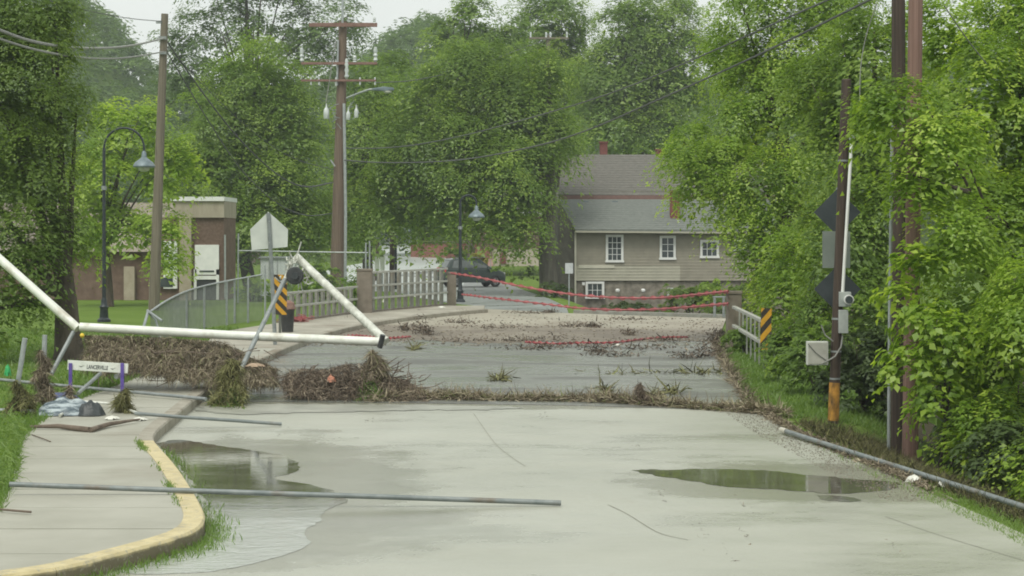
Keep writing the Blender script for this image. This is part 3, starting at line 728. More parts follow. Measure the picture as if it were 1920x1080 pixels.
tree('mulberry_tree', 'nearest bright tree hanging over the right road edge', 'tree', gz(1860, 33),
     [(1850, 180, 33, 110, 120), (1800, 330, 33, 110, 90), (1900, 420, 32, 110, 120), (1850, 560, 31, 110, 100), (1820, 690, 30, 100, 90), (1900, 790, 28.5, 90, 80), (1980, 250, 33, 120, 200), (1780, 60, 35, 90, 90), (1940, 40, 34, 120, 100), (1690, 190, 30.3, 75, 45), (1770, 260, 30, 75, 70), (1720, 330, 29.8, 60, 60), (1800, 440, 29.8, 80, 70), (1890, 640, 29, 90, 90), (1960, 880, 26, 60, 60), (1830, 800, 28.6, 45, 60), (1640, 210, 30.5, 45, 25), (1930, 560, 28, 80, 100)],
     .16, M['leaf_light'], .068, dens=4.2, per=170, cr=.36, tint0=.48, tvar=.22, droop=.6, limbs=18)
tree('vine', 'broad-leaved vine hanging in front of the reddish pole', 'vine', gz(1760, 30),
     [(1720, 500, 29.5, 60, 40), (1690, 560, 29.5, 45, 35), (1740, 610, 29.2, 60, 50), (1700, 680, 29.2, 60, 45), (1770, 730, 29, 50, 55), (1790, 640, 29, 60, 60), (1740, 760, 28.8, 35, 30)],
     .03, M['leaf_light'], .12, dens=11, per=20, cr=.2, fill=0, quad=True, tint0=.5, tvar=.18, droop=.9, limbs=8, up=.3)

# undergrowth / bushes
def bush(name, label, cat, px, Y, w, h, mat, leaf, zoff=None, dens=6, per=26, group=None, tint0=.45, cr=.22):
    b0 = gz(px, Y)
    if zoff is not None: b0.z = zoff
    root = thing(name, label, cat, b0, 0, group)
    c = (b0.x, b0.y, b0.z + h * .42)
    lob = [(c, (w / 2, w / 2.4, h * .52))]
    for i in range(3): lob.append(((c[0] + random.uniform(-.3, .3) * w, c[1] + random.uniform(-.2, .2) * w, c[2] + random.uniform(-.1, .25) * h), (w * .27, w * .25, h * .33)))
    cs, os_, rs = lobes_to_clumps(lob, dens, cr); k = cs[:, 2] > b0.z + .02; cs, os_, rs = cs[k], os_[k], rs[k]
    V, Q, T = clump_leaves(cs, os_, rs, int(per * 2.6), leaf * .75, .25, .7, tint0, .16)
    np_mesh('foliage', V, Q, mat, T, root)
    m = MB()
    for i in range(5):
        a = random.uniform(0, 6.28); m.tube([b0, b0 + Vector((math.cos(a) * w * .15, math.sin(a) * w * .15, h * .4)), b0 + Vector((math.cos(a) * w * .32, math.sin(a) * w * .32, h * .75))], [.03, .02, .006], 5)
    m.build('stems', M['bark'], root)
    return root
bush('shrub', 'light green shrub left of the pole with crossarms, behind the chain fence', 'shrub', 600, 86, 2.3, 1.9, M['leaf_light'], .16, dens=3, group='shrubs behind the fence')
bush('shrub', 'round bright shrub between the brick building and the school sign', 'shrub', 472, 88, 1.5, 1.3, M['leaf_light'], .15, dens=3, group='shrubs behind the fence')
bush('shrub', 'low shrub in front of the pale shed, under the school sign', 'shrub', 555, 90, 1.8, 1.2, M['leaf_mid'], .15, dens=3, group='shrubs behind the fence')
bush('shrub', 'shrub showing just left of the near rail pillar', 'shrub', 665, 80, 1.0, 1.7, M['leaf_mid'], .13, dens=4, group='shrubs behind the fence')
bush('shrub', 'rounded hedge plant beside the climbing pale road', 'shrub', 845, 152, 2.6, 1.5, M['leaf_mid'], .2, dens=2)
bush('shrub', 'yellow-leaved shrub above the roof of the dark car', 'shrub', 898, 148, 1.2, 1.2, M['leaf_yellow'], .16, dens=3)
bush('shrub', 'dark shrub against the house foundation', 'shrub', 1300, 96, 3.2, 1.9, M['leaf_dark'], .15, dens=3, group='shrubs by the house')
bush('shrub', 'dark shrub right of the house foundation, behind the pillar', 'shrub', 1380, 92, 3.0, 2.2, M['leaf_dark'], .15, dens=3, group='shrubs by the house')
bush('shrub', 'small light green shrub below the square house window', 'shrub', 1332, 93, 1.1, 2.5, M['leaf_light'], .14, dens=4)
for px, Y, w, h, lb in ((1490, 42, 1.6, 1.1, 'leafy bush on the verge behind the striped marker'), (1530, 39, 1.5, 1.3, 'bush left of the meter pole'), (1620, 36, 1.8, 1.7, 'bush between the meter pole and the grey conduit'),
                        (1400, 52, 1.1, .8, 'bush under the bridge railing'), (1700, 36, 2.0, 1.8, 'dark bush behind the twin poles'),
                        (1840, 32, 2.4, 2.0, 'dark bush under the near bright tree'), (1930, 27, 1.6, 1.5, 'bush at the right edge above the long pipe')):
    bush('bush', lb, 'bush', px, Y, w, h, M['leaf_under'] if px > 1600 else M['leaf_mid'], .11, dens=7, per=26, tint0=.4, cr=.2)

# distant wood on the hills: one mass
n = 8500
px = rng.uniform(-450, 2300, n); Yv = rng.uniform(205, 350, n); X = (px - 960) / F * Yv; Z = hgt(X, Yv)
cs = np.stack([X, Yv, Z + rng.uniform(2.5, 6.5, n)], 1); os_ = unit(n); os_[:, 2] = np.abs(os_[:, 2])
V, Q, T = clump_leaves(cs, os_, rng.uniform(1.2, 2.6, n), 46, .62, .3, .8, .5, .2)
tag(np_mesh('hill_forest', V, Q, M['leaf_far'], T), 'dense green wood covering the distant hills', 'forest', kind='stuff')

# ------------------------------------------------------------------ blades, straw, twigs
def blades(B, D, L, W, bend, tint):
    n = len(B); s = np.cross(D, np.array([0, 0, 1.0]) + rng.normal(0, .6, (n, 3))); s /= np.linalg.norm(s, axis=1, keepdims=True) + 1e-9
    Mp = B + D * (L * .55)[:, None]; Tp = B + D * L[:, None] + bend * L[:, None]
    Mp = Mp + bend * (L * .2)[:, None]
    w = W[:, None]
    V = np.stack([B - s * w, B + s * w, Mp + s * w * .8, Mp - s * w * .8, Tp + s * w * .25, Tp - s * w * .25], 1).reshape(-1, 3)
    I = np.arange(n) * 6
    Q = np.concatenate([np.stack([I, I + 1, I + 2, I + 3], 1), np.stack([I + 3, I + 2, I + 4, I + 5], 1)])
    return V, Q, np.repeat(np.clip(tint, 0, 1), 6)
def scatter_stuff(name, B, D, L, W, mat, tint, label, cat, bendz=-.25, parent=None, kind='stuff'):
    n = len(B); D = D / (np.linalg.norm(D, axis=1, keepdims=True) + 1e-9)
    bend = rng.normal(0, .18, (n, 3)); bend[:, 2] += bendz
    V, Q, T = blades(B, D, L, W, bend, tint)
    o = np_mesh(name, V, Q, mat, T, parent)
    if parent is None: tag(o, label, cat, kind=kind)
    elif kind: o['kind'] = kind
    return o
# short lawn grass
def grass(name, X, Y, zf, L, W, mat, tint, label):
    n = len(X); B = np.stack([X, Y, zf], 1); D = rng.normal(0, .45, (n, 3)); D[:, 2] = 1
    return scatter_stuff(name, B, D, L, W, mat, tint, label, 'grass', 0.0)
n = 42000
Y = rng.uniform(19, 62, n) ** 1.0; lw_ = np.array([LW(y) for y in Y]); X = lw_ + .05 - rng.random(n) ** 1.5 * (5 + Y * .12)
grass('lawn_grass', X, Y, np.full(n, .12), rng.uniform(.04, .10, n) * (1 + .6 * (X > lw_ - .5)), rng.uniform(.004, .009, n) * (Y / 25), M['grass_blade'], rng.normal(.55, .2, n), 'short lawn grass left of the walkway')
n = 30000
Y = rng.uniform(33.8, 60, n); xe = np.interp(Y, [p.y for p in edge_pts][::1], [p.x for p in edge_pts]); X = xe + .05 + rng.random(n) * 2.8
grass('verge_grass', X, Y, hgt(X, Y), rng.uniform(.03, .12, n), rng.uniform(.006, .012, n) * (Y / 35), M['grass_blade'], rng.normal(.72, .2, n), 'green verge grass right of the damp asphalt')
n = 9000
Y = rng.uniform(18, 31, n); xe = np.interp(Y, [p.y for p in edge_pts], [p.x for p in edge_pts]); X = xe - .25 + rng.random(n) * .55
k = (rng.random(n) < np.interp(Y, [19, 23, 26, 31], [1, .8, .3, .1]))
grass('edge_grass', X[k], Y[k], np.full(k.sum(), -.02), rng.uniform(.02, .07, k.sum()), rng.uniform(.003, .006, k.sum()), M['grass_blade'], rng.normal(.85, .2, k.sum()), 'thin strip of grass along the right edge of the concrete')
# weeds along the yellow kerb foot
n = 4200; Y = rng.uniform(16.8, 28.6, n); w = np.exp(-((Y - 20) / 1.4) ** 2) + .5 * np.exp(-((Y - 17.6) / .8) ** 2) + .5 * np.exp(-((Y - 27.2) / .8) ** 2) + .12
k = rng.random(n) < w; Y = Y[k]; n = len(Y); X = np.array([XC(y) for y in Y]) + .01 + np.abs(rng.normal(0, .13, n))
grass('curb_weeds', X, Y, np.full(n, .003), rng.uniform(.02, .09, n), rng.uniform(.003, .006, n), M['grass_blade'], rng.normal(.6, .2, n), 'green weeds growing at the foot of the yellow curb')
n = 700; Y = rng.choice([27.7, 27.2, 25.1, 23.1, 21.9], n, p=[.35, .15, .1, .3, .1]) + rng.normal(0, .3, n); X = np.array([XC(y) for y in Y]) - .235 + rng.normal(0, .03, n)
grass('joint_weeds', X, Y, np.full(n, .15), rng.uniform(.015, .045, n), rng.uniform(.003, .006, n), M['grass_blade'], rng.normal(.75, .2, n), 'tufts of weed in the joint between walkway and yellow curb')
# undergrowth on the bank: straw and dead weeds
n = 24000; Y = rng.uniform(21, 33.0, n); xe = np.interp(Y, [p.y for p in edge_pts], [p.x for p in edge_pts]); X = xe + .25 + rng.random(n) ** 1.2 * 4.0
B = np.stack([X, Y, hgt(X, Y)], 1); D = rng.normal(0, .6, (n, 3)); D[:, 2] = 1
scatter_stuff('bank_undergrowth', B, D, rng.uniform(.06, .26, n), rng.uniform(.003, .007, n), M['weed_straw'], rng.normal(.22, .22, n), 'dark tangled weeds on the bank below the twin poles', 'undergrowth')

# --- straw line left by the flood across the road
def line_debris(pts, n, h, w, mat, name, label, L=(.08, .3), t0=.5, tv=.22, cat='debris'):
    pts = [Vector(p) for p in pts]; seg = np.array([(b - a).length for a, b in zip(pts[:-1], pts[1:])]); cum = np.concatenate([[0], np.cumsum(seg)])
    t = rng.random(n) * cum[-1]; A = np.array([list(p) for p in pts])
    C = np.stack([np.interp(t, cum, A[:, i]) for i in range(3)], 1)
    hh = h * (.55 + .45 * np.sin(t * 3.1) * np.sin(t * 1.3 + 2) + .25 * rng.random(n))
    C[:, 1] += rng.normal(0, w, n); C[:, 0] += rng.normal(0, .05, n)
    C[:, 2] += rng.random(n) * np.maximum(hh, .03) * np.exp(-(rng.normal(0, .6, n)) ** 2)
    D = rng.normal(0, 1, (n, 3)); D[:, 2] *= .45
    return scatter_stuff(name, C, D, rng.uniform(*L, n), rng.uniform(.004, .010, n), mat, rng.normal(t0, tv, n), label, cat, -.05)
DL = [G(700, 752, 0), G(800, 748, 0), G(950, 750, 0), G(1100, 752, 0), G(1200, 757, 0), G(1300, 765, 0), G(1400, 772, 0), G(1470, 778, 0)]
line_debris(DL, 20000, .13, .13, M['straw'], 'straw_line', 'long low line of washed-up straw lying across the road', t0=.62, tv=.24)
line_debris([G(1345, 640, 0), G(1350, 665, 0), G(1370, 700, 0), G(1400, 745, 0), G(1425, 772, 0)], 3500, .06, .3, M['straw'], 'edge_straw', 'brown straw along the right edge of the damp asphalt', t0=.45)
line_debris([G(1440, 780, 0), G(1500, 815, 0), G(1560, 840, 0), G(1640, 872, 0), G(1740, 915, 0)], 7000, .06, .28, M['straw'], 'edge_litter', 'gravelly litter on the road edge along the long pipe', L=(.03, .12), t0=.45)

# ------------------------------------------------------------------ goal lying tipped in the road
YG = 38.2
GA = P(150, 613, YG); GBk = P(716, 641, YG - .2)
goal = thing('soccer_goal', 'white tubular soccer goal frame tipped forward, its bar spanning walkway and road', 'goal', (GBk.x, GBk.y, 0))
m = MB(); m.tube([GA, GA.lerp(GBk, .5) + Vector((0, 0, -.015)), GBk], .082, 14); m.build('crossbar', M['white_paint'], goal, smooth=True)
def gpost(a, b, r0=.082): mm = MB(); mm.tube([a, b], r0, 14); return mm
tipL = P(-70, 424, YG + 1.0); tipR = P(556, 482, YG + 1.2)
gpost(P(146, 616, YG) , tipL).build('post', M['white_paint'], goal, smooth=True)
gpost(P(724, 640, YG - .2), tipR, .078).build('post', M['dirty_white'], goal, smooth=True, label='scuffed right post')
def tb(a, b, r, mt, nm, par=None, seg=8): return MB().tube([a, b], r, seg).build(nm, mt, par, smooth=True)
tb(P(138, 622, YG), P(96, 702, YG - .5), .042, M['galv_dull'], 'stay', goal)
tb(P(534, 524, YG + .9), P(446, 704, YG - .9), .045, M['galv_dull'], 'stay', goal)
m = MB(); m.tube([P(556, 484, YG + 1.15), P(546, 492, YG + 1.1), P(540, 512, YG + 1), P(533, 530, YG + .9)], .05, 8); m.build('corner_joint', M['dirty_white'], goal, smooth=True)
m = MB()  # knotted net caught on the raised corner
for i in range(34):
    c = P(random.gauss(553, 12), random.gauss(505, 15), YG + 1.0); e = c + Vector((random.gauss(0, .12), random.gauss(0, .1), random.gauss(-.05, .12)))
    m.tube([c, c.lerp(e, .5) + Vector((0, 0, -.05)), e], .013, 5)
m.build('net_knot', M['dirty_white'], goal)
tb(P(718, 628, YG - .35), P(712, 652, YG - .3), .05, M['dark_plastic'], 'corner_socket', goal)
# torn sheet on the post foot
wheel = thing('wheel', 'small dark wheel tangled in net at the raised goal corner', 'wheel', P(553, 517, YG + .95))
m = MB(); m.lathe(P(553, 517, YG + .85), [(.03, -.05), (.15, -.05), (.17, -.02), (.17, .04), (.14, .07), (.03, .07)], 18, 'Y'); m.build('tyre', M['dark_plastic'], wheel, smooth=True)
m = MB(); m.lathe(P(553, 517, YG + .78), [(.01, -.02), (.07, -.02), (.07, .02), (.01, .02)], 12, 'Y'); m.build('hub', M['bag_dark'], wheel, smooth=True)
# tubes of the rear frame lying beneath
tb(P(146, 738, YG - 2.6), P(200, 690, YG - 1.2), .035, M['galv_dull'], 'stay', goal)
tag(tb(P(218, 706, 37), P(272, 686, 38.2), .05, M['galv'], 'pipe'), 'short pale pipe end sticking out of the debris behind the hurdle', 'pipe')

# straw draped over the net below the bar
def cloud_debris(name, label, n, f, mat, Lr, Wr, t0, tv, vert=1.0, cat='debris', bendz=-.2):
    B = f(n)
    fld = np.sin(B[:, 0] * 13 + 1.7 * np.sin(B[:, 2] * 9)) * np.sin(B[:, 2] * 15 + B[:, 0] * 5 + 2) + .7 * np.sin(B[:, 0] * 31 + B[:, 2] * 23)
    B = B[rng.random(n) < np.clip(  .72 + .4 * fld, .08, 1)]; n = len(B)
    fld = np.sin(B[:, 0] * 8 + B[:, 2] * 11) * np.sin(B[:, 0] * 17 - B[:, 2] * 6)
    B[:, 0] += .05 * np.sin(B[:, 2] * 14 + B[:, 0] * 3); B[:, 1] -= .10 * fld
    D = rng.normal(0, 1, (n, 3)); D[:, 2] = -np.abs(D[:, 2]) * vert; stray = rng.random(n) < .12; D[stray] = rng.normal(0, 1, (stray.sum(), 3))
    t0 = t0 + .13 * fld + .25 * (rng.random(n) < .06)  # bulges lighter, hollows darker: highlight and recess shade put into the tint
    return scatter_stuff(name, B, D, rng.uniform(*Lr, n), rng.uniform(*Wr, n), mat, rng.normal(t0, tv, n), label, cat, bendz)
def drape(n):
    x = rng.uniform(160, 520, n)
    top = np.interp(x, [160, 200, 300, 420, 470, 520], [628, 628, 632, 640, 672, 690])
    bot = np.interp(x, [160, 175, 250, 330, 400, 470, 520], [684, 692, 694, 708, 720, 722, 716]) + 6 * np.sin(x * .21) * np.sin(x * .053)
    v = rng.random(n); y = top + (bot - top) * v
    Yd = YG + .35 - 1.1 * v + rng.normal(0, .16 + .35 * v, n) + .12 * np.sin(x * .09)
    s = F / Yd; return np.stack([(x - 960) / s, Yd, np.maximum(HZ - (y - HY) / s, .05)], 1)
cloud_debris('draped_debris', 'thick curtain of brown straw hanging from the goal bar above the walkway', 46000, drape, M['straw'], (.04, .22), (.0025, .0065), .48, .24, 1.1)
def pyramid(px0, px1, pyt, pyb, pxt, Y0, dY=.35, pw=.8):
    def f(n):
        v = rng.random(n) ** .75; y = pyt + (pyb - pyt) * v
        half = (px1 - px0) / 2 * v ** pw; cx = pxt + ((px0 + px1) / 2 - pxt) * v
        x = cx + rng.uniform(-1, 1, n) * half
        Yd = Y0 + rng.normal(0, dY, n) * v; s = F / Yd
        return np.stack([(x - 960) / s, Yd, np.maximum(HZ - (y - HY) / s, .03)], 1)
    return f
cloud_debris('hanging_debris', 'shaggy clump of straw with green tips hanging where stay meets curb', 7500, pyramid(397, 460, 672, 768, 432, 36.2, .4, .5), M['weed_straw'], (.06, .24), (.003, .007), .48, .26, 1.1)
def heap(n):
    x = rng.uniform(535, 800, n)
    top = np.interp(x, [535, 560, 620, 660, 700, 720, 770, 800], [700, 690, 690, 680, 680, 698, 714, 738])
    bot = np.interp(x, [535, 600, 700, 800], [738, 748, 752, 752])
    v = rng.random(n) ** .85; y = top + (bot - top) * v; Yd = 38.2 - .9 * v + rng.normal(0, .35, n); s = F / Yd
    return np.stack([(x - 960) / s, Yd, np.maximum(HZ - (y - HY) / s, .02)], 1)
cloud_debris('debris_heap', 'low heap of dark twigs and reeds on the asphalt under the goal bar', 30000, heap, M['twig'], (.04, .24), (.0025, .007), .55, .28, .7, bendz=.0)
cloud_debris('debris_heap', 'tall tapering sheaf of straw with green foot beneath the goal corner', 9000, pyramid(665, 732, 655, 750, 703, 37.6, .22, .7), M['straw'], (.06, .28), (.003, .007), .42, .25, 1.8)
cloud_debris('green_tuft', 'fresh green tuft at the foot of the straw sheaf', 1500, pyramid(670, 722, 715, 752, 695, 37.2, .2), M['grass_blade'], (.08, .25), (.006, .012), .4, .2, 1.0, 'grass')
cloud_debris('green_tuft', 'green grassy tuft at the curb under the leaning stay', 2200, pyramid(395, 462, 722, 770, 432, 36.1, .3), M['grass_blade'], (.08, .25), (.006, .012), .35, .2, 1.0, 'grass')
for (a, b, yt, yb, xt, Yd, nn, lb, mt, t0) in (
        (10, 78, 712, 797, 36, 32.6, 5200, 'cone of muddy straw round the leftmost upright pipe', 'weed_straw', .35),
        (62, 98, 655, 752, 80, 33.8, 4200, 'tall brown straw bundle clinging to the second upright pipe', 'straw', .38),
        (208, 262, 728, 790, 232, 32.9, 4200, 'green-brown cone of weeds on the right leg of the hurdle', 'weed_straw', .45),
        (122, 146, 722, 756, 133, 33.0, 1200, 'small brown wisp on the left leg of the hurdle', 'straw', .4),
        (1192, 1222, 716, 762, 1203, 36.2, 1800, 'upright dark tuft on the straw line in the road', 'twig', .5),
        (82, 118, 752, 800, 95, 32.6, 1600, 'yellowish straw wisp left of the crumpled tarp', 'straw', .78)):
    cloud_debris('straw_clump', lb, nn, pyramid(a, b, yt, yb, xt, Yd, .22, .75), M[mt], (.04, .19), (.003, .006), t0, .24, 1.2)
# tangled cane against the lawn, left bank of debris
def leftweeds(n):
    x = rng.uniform(-20, 40, n) ; y = rng.uniform(795, 930, n); x = x - (y - 795) * .12; z = rng.random(n) * .25; Yd = F * (HZ - .12) / (y - HY)
    return np.stack([(x - 960) / F * Yd, Yd, .12 + z], 1)
cloud_debris('flattened_weeds', 'flattened long grass at the left edge of the walkway', 2600, leftweeds, M['grass_blade'], (.08, .3), (.004, .008), .75, .25, .6)

m = MB()
for i in range(70):
    x = random.uniform(540, 790); y = random.uniform(690, 745); Yd = 38.1 - (y - 690) / 62 * .9; a = P(x, y, Yd); ang_ = random.gauss(0, .9) + (math.pi / 2 if random.random() < .3 else 0)
    ln = random.uniform(.15, .55); e = a + Vector((math.cos(ang_) * ln, random.gauss(0, .15), abs(math.sin(ang_)) * ln * .7)); mid_ = a.lerp(e, .5) + Vector((random.gauss(0, .03), 0, random.gauss(0, .03)))
    m.tube([a, mid_, e], [.012, .010, .005], 5)
for i in range(50):
    x = random.uniform(180, 520); y = random.uniform(650, 715); a = P(x, y, 37.4); ang_ = random.uniform(0, 3.14); ln = random.uniform(.15, .5)
    m.tube([a, a + Vector((math.cos(ang_) * ln, random.gauss(-.1, .1), -abs(math.sin(ang_)) * ln * .5))], [.010, .005], 5)
o = m.build('broken_sticks', M['log'], smooth=True); tag(o, 'broken sticks poking out of the straw and twig debris under the goal', 'sticks', kind='stuff')
# lumps of mud and sticks on the deck and the asphalt
def lumps(name, label, spots, mat, n_each=420, cat='debris', L=(.06, .35), t0=.4, W=(.008, .02)):
    Bs = []
    for (x, y, w, h) in spots:
        c = G(x, y, 0); s = F / c.y; q = rng.normal(0, 1, (n_each, 3)); Bs.append(np.stack([c.x + q[:, 0] * w / s * .5, c.y + q[:, 1] * .35, np.abs(q[:, 2]) * h / s * .5], 1))
    B = np.concatenate(Bs); D = rng.normal(0, 1, B.shape); D[:, 2] *= .5; n = len(B)
    return scatter_stuff(name, B, D, rng.uniform(*L, n), rng.uniform(*W, n), mat, rng.normal(t0, .25, n), label, cat, 0)
lumps('deck_debris', 'scattered dark sticks and mud clods across the bridge deck', [(1075, 613, 40, 8), (1112, 614, 16, 8), (1180, 628, 14, 8), (990, 640, 60, 10), (1060, 652, 80, 12), (1120, 660, 30, 14), (1200, 655, 90, 10), (1150, 668, 60, 10), (1330, 668, 40, 16),
       (1290, 672, 40, 16), (1345, 640, 26, 22), (1338, 655, 30, 22), (1355, 628, 16, 8), (800, 628, 20, 20), (788, 622, 14, 28), (760, 620, 12, 12), (860, 606, 30, 6), (920, 616, 70, 8), (880, 640, 120, 6), (1000, 655, 60, 6), (1250, 640, 60, 8),
       (985, 588, 40, 4), (1030, 587, 20, 5), (1180, 600, 60, 4), (680, 606, 30, 5), (640, 604, 24, 4), (870, 588, 20, 4)], M['twig'], 170, L=(.03, .2), W=(.008, .02))
lumps('road_debris', 'small leafy clumps lying on the damp asphalt', [(938, 713, 20, 8), (1262, 736, 14, 8), (1228, 745, 22, 8), (1210, 700, 120, 3), (1320, 700, 60, 4), (778, 655, 8, 5), (1135, 733, 10, 5)], M['weed_straw'], 120)
# concrete road specks
lumps('road_litter', 'tiny twigs and specks scattered on the pale concrete', [(690, 789, 22, 3), (1192, 837, 14, 3), (1395, 947, 12, 3), (1240, 930, 10, 3), (1320, 1005, 14, 3), (1365, 1035, 5, 2), (1675, 1025, 4, 2), (530, 812, 4, 2), (1395, 1003, 4, 3), (1100, 762, 60, 3), (1020, 778, 20, 3)], M['twig'], 10, L=(.02, .06), W=(.002, .005))

# random silt crumbs: real small stones on the deck
def stones(name, label, n, f, r, mat):
    B = f(n); n = len(B); base = np.array([(1, 0, 0), (-1, 0, 0), (0, 1, 0), (0, -1, 0), (0, 0, 1), (0, 0, -.5)], float)
    rr = rng.uniform(.4, 1, n) * r; V = (B[:, None, :] + base[None] * rr[:, None, None] * rng.uniform(.6, 1.3, (n, 6, 1)) * np.array([1.5, 1.2, .7])).reshape(-1, 3)
    tri = np.array([(0, 2, 4), (2, 1, 4), (1, 3, 4), (3, 0, 4), (2, 0, 5), (1, 2, 5), (3, 1, 5), (0, 3, 5)])
    Q = (np.arange(n)[:, None, None] * 6 + tri[None]).reshape(-1, 3)
    o = np_mesh(name, V, Q, mat, np.repeat(rng.random(n), 6)); return tag(o, label, 'debris', kind='stuff')
def deck_pts(n):
    Y = 55 + 21 * rng.random(n) ** 1.5; x0 = np.array([XC(y) for y in Y]); x1 = np.array([XE(y) for y in Y]); return np.stack([x0 + (x1 - x0) * rng.random(n), Y, np.full(n, .02)], 1)
stones('mud_clods', 'muddy gravel and clods on the bridge deck', 1300, deck_pts, .035, tint_mat('clod', [(0, (.10, .08, .06)), (.5, (.22, .19, .14)), (1, (.42, .38, .30))]))
def edge_pts_f(n):
    Y = rng.uniform(23, 34.5, n); return np.stack([np.array([XE(y) for y in Y]) - rng.random(n) ** 1.6 * .8 + .1, Y, np.full(n, .004)], 1)
stones('edge_gravel', 'loose gravel along the right edge of the concrete road', 5000, edge_pts_f, .009, tint_mat('gravel', [(0, (.12, .10, .075)), (.5, (.22, .195, .15)), (1, (.33, .30, .245))]))

# ------------------------------------------------------------------ pipes lying about
def pipe(a, b, r, mat, label, name='pipe', endcap=None):
    root = thing(name, label, 'pipe', a.lerp(b, .5))
    mid = a.lerp(b, .5); m = MB(); m.tube([a, a.lerp(b, .33) + Vector((0, 0, -.004)), a.lerp(b, .66), b], r, 10); m.build('tube', mat, root, smooth=True)
    if endcap is not None:
        d = (b - a).normalized(); m = MB(); m.tube([a - d * .02, a + d * .22], r * 1.18, 10); m.build('sleeve', endcap, root, smooth=True)
    return root
pipe(G(18, 908, .27), G(1052, 943, .035), .029, M['pipe_grey'], 'long thin grey pipe crossing the walkway, yellow curb and near puddle')
pipe(G(252, 775, .25), G(528, 795, .04), .027, M['pipe_grey'], 'grey pipe sticking out over the curb from the hurdle')
pipe(G(-60, 706, .28), G(386, 748, .20), .030, M['galv_dull'], 'long grey pipe lying behind the hurdle from lawn to curb')
pipe(G(-20, 768, .2), G(62, 771, .2), .03, M['galv'], 'pale pipe stub at the left picture edge by the straw cone')
pipe(G(1466, 806, .06), G(1990, 973, .06), .036, M['pipe_grey'], 'long grey pipe with white end along the right road edge', endcap=M['white_paint'])
for (x0, y0, x1, y1, Y, lb) in ((33, 722, 47, 634, 32.7, 'leftmost short grey upright pipe rising from muddy straw'), (82, 690, 84, 628, 33.9, 'second short grey upright pipe right of the leftmost one')):
    a = P(x0, y0, Y); a.z = .12; b = P(x1, y1, Y); root = thing('upright_pipe', lb, 'pipe', a)
    MB().tube([a, P(x0, y0, Y), b], .042, 10).build('tube', M['galv'], root, smooth=True)
pts = [G(55, 800, .19), G(110, 799, .2), G(150, 804, .19), G(170, 806, .19), G(205, 795, .2), G(262, 786, .2)]
o = MB().tube(pts, [.02, .035, .042, .04, .034, .015], 8).build('branch', M['log'], smooth=True); tag(o, 'bare crooked branch lying across the walkway in front of the hurdle', 'branch')
o = MB().tube([G(0, 955, .18), G(58, 960, .18)], .012, 6).build('stick', M['log'], smooth=True); tag(o, 'short dark stick at the left edge of the walkway', 'stick')
o = MB().tube([G(60, 815, .16), G(80, 822, .17), G(95, 828, .16)], .008, 5).build('stick', M['log'], smooth=True); tag(o, 'thin curved stick on the walkway below the straw cone', 'stick')

# hurdle
hb = P(184, 785, 33.2); hb.z = .15
hur = thing('hurdle', 'white-topped track hurdle with purple legs standing on the walkway', 'hurdle', hb)
YH = 33.2
a, b = P(127, 684, YH), P(240, 691, YH)
ang = math.atan2(b.z - a.z, b.x - a.x)
c = (a + b) / 2
m = MB(); m.box((c.x, c.y, c.z), ((b - a).length, .03, .155), 0, 0, -ang); m.build('board', M['white_paint'], hur, bevel=.004)
for x in (134, 231):
    q = P(x, 687, YH); t_ = P(x - 1, 684, YH)
    m = MB(); m.box((t_.x, YH - .035, (t_.z + .03 + .18) / 2), (.055, .035, t_.z + .03 - .18)); m.build('leg', M['purple'], hur, bevel=.004)
m = MB(); m.tube([P(150, 753, YH - .1), P(212, 757, YH - .1)], .022, 8); m.build('rung', M['white_paint'], hur, smooth=True)
for x, xx in ((134, 112), (231, 272)):
    q = P(x, 780, YH); q.z = .19; e = G(xx, 779, .19)
    m = MB(); m.tube([q, e], .022, 8); m.build('foot', M['dirty_white'], hur, smooth=True)
fc = bpy.data.curves.new('lettering', 'FONT'); fc.body = 'LANCERVILLE'; fc.size = .092; fc.extrude = .001; fc.align_x = 'CENTER'; fc.align_y = 'CENTER'; fc.offset = .0012
fc.materials.append(M['sign_dark'])
tmp_ = bpy.data.objects.new('lettering', fc); COL.objects.link(tmp_); bpy.context.view_layer.update()
lme = bpy.data.meshes.new_from_object(tmp_); bpy.data.objects.remove(tmp_); lo = bpy.data.objects.new('lettering', lme); COL.objects.link(lo); lo.parent = hur
lc = P(183, 689, YH); lo.location = (lc.x - hb.x, lc.y - .018 - hb.y, lc.z - hb.z); lo.rotation_euler = (R(90), -ang, 0); lo.scale = (.62, 1, 1)
for xx in (153, 212):
    m = MB(); q = P(xx, 686 + (xx - 153) * .08, YH - .017); m.prism([(q.x - .05, q.y, q.z), (q.x - .01, q.y, q.z - .02), (q.x + .05, q.y, q.z + .012), (q.x - .005, q.y, q.z - .008)], (0, -.002, 0)); m.build('logo', M['sign_dark'], hur)

# tarp, bags, litter
def crumple(name, label, cat, c, size, mat, seed=1, n=22, amp=.12):
    r = np.random.default_rng(seed); us = np.linspace(-1, 1, n)
    U, Wv = np.meshgrid(us, us); d = np.sqrt(U ** 2 + Wv ** 2)
    z = np.clip(1 - d ** 2, 0, 1) ** .6 * size[2] + amp * size[2] * (np.sin(U * 9 + Wv * 4 + seed) + np.sin(Wv * 11 - U * 3)) * (1 - d * .6).clip(0, 1) + r.normal(0, .03 * size[2], U.shape)
    z[d > 1] = 0.0
    V = np.stack([c[0] + U.ravel() * size[0] / 2 * (1 + .1 * np.sin(Wv.ravel() * 5)), c[1] + Wv.ravel() * size[1] / 2, c[2] + np.maximum(z.ravel(), 0)], 1)
    I = (np.arange(n - 1)[:, None] * n + np.arange(n - 1)[None]).ravel()
    dd = d.ravel(); Q = np.stack([I, I + 1, I + n + 1, I + n], 1); Q = Q[(dd[Q] < 1.12).all(1)]
    o = np_mesh(name, V, Q, mat, None, None, True); return tag(o, label, cat)
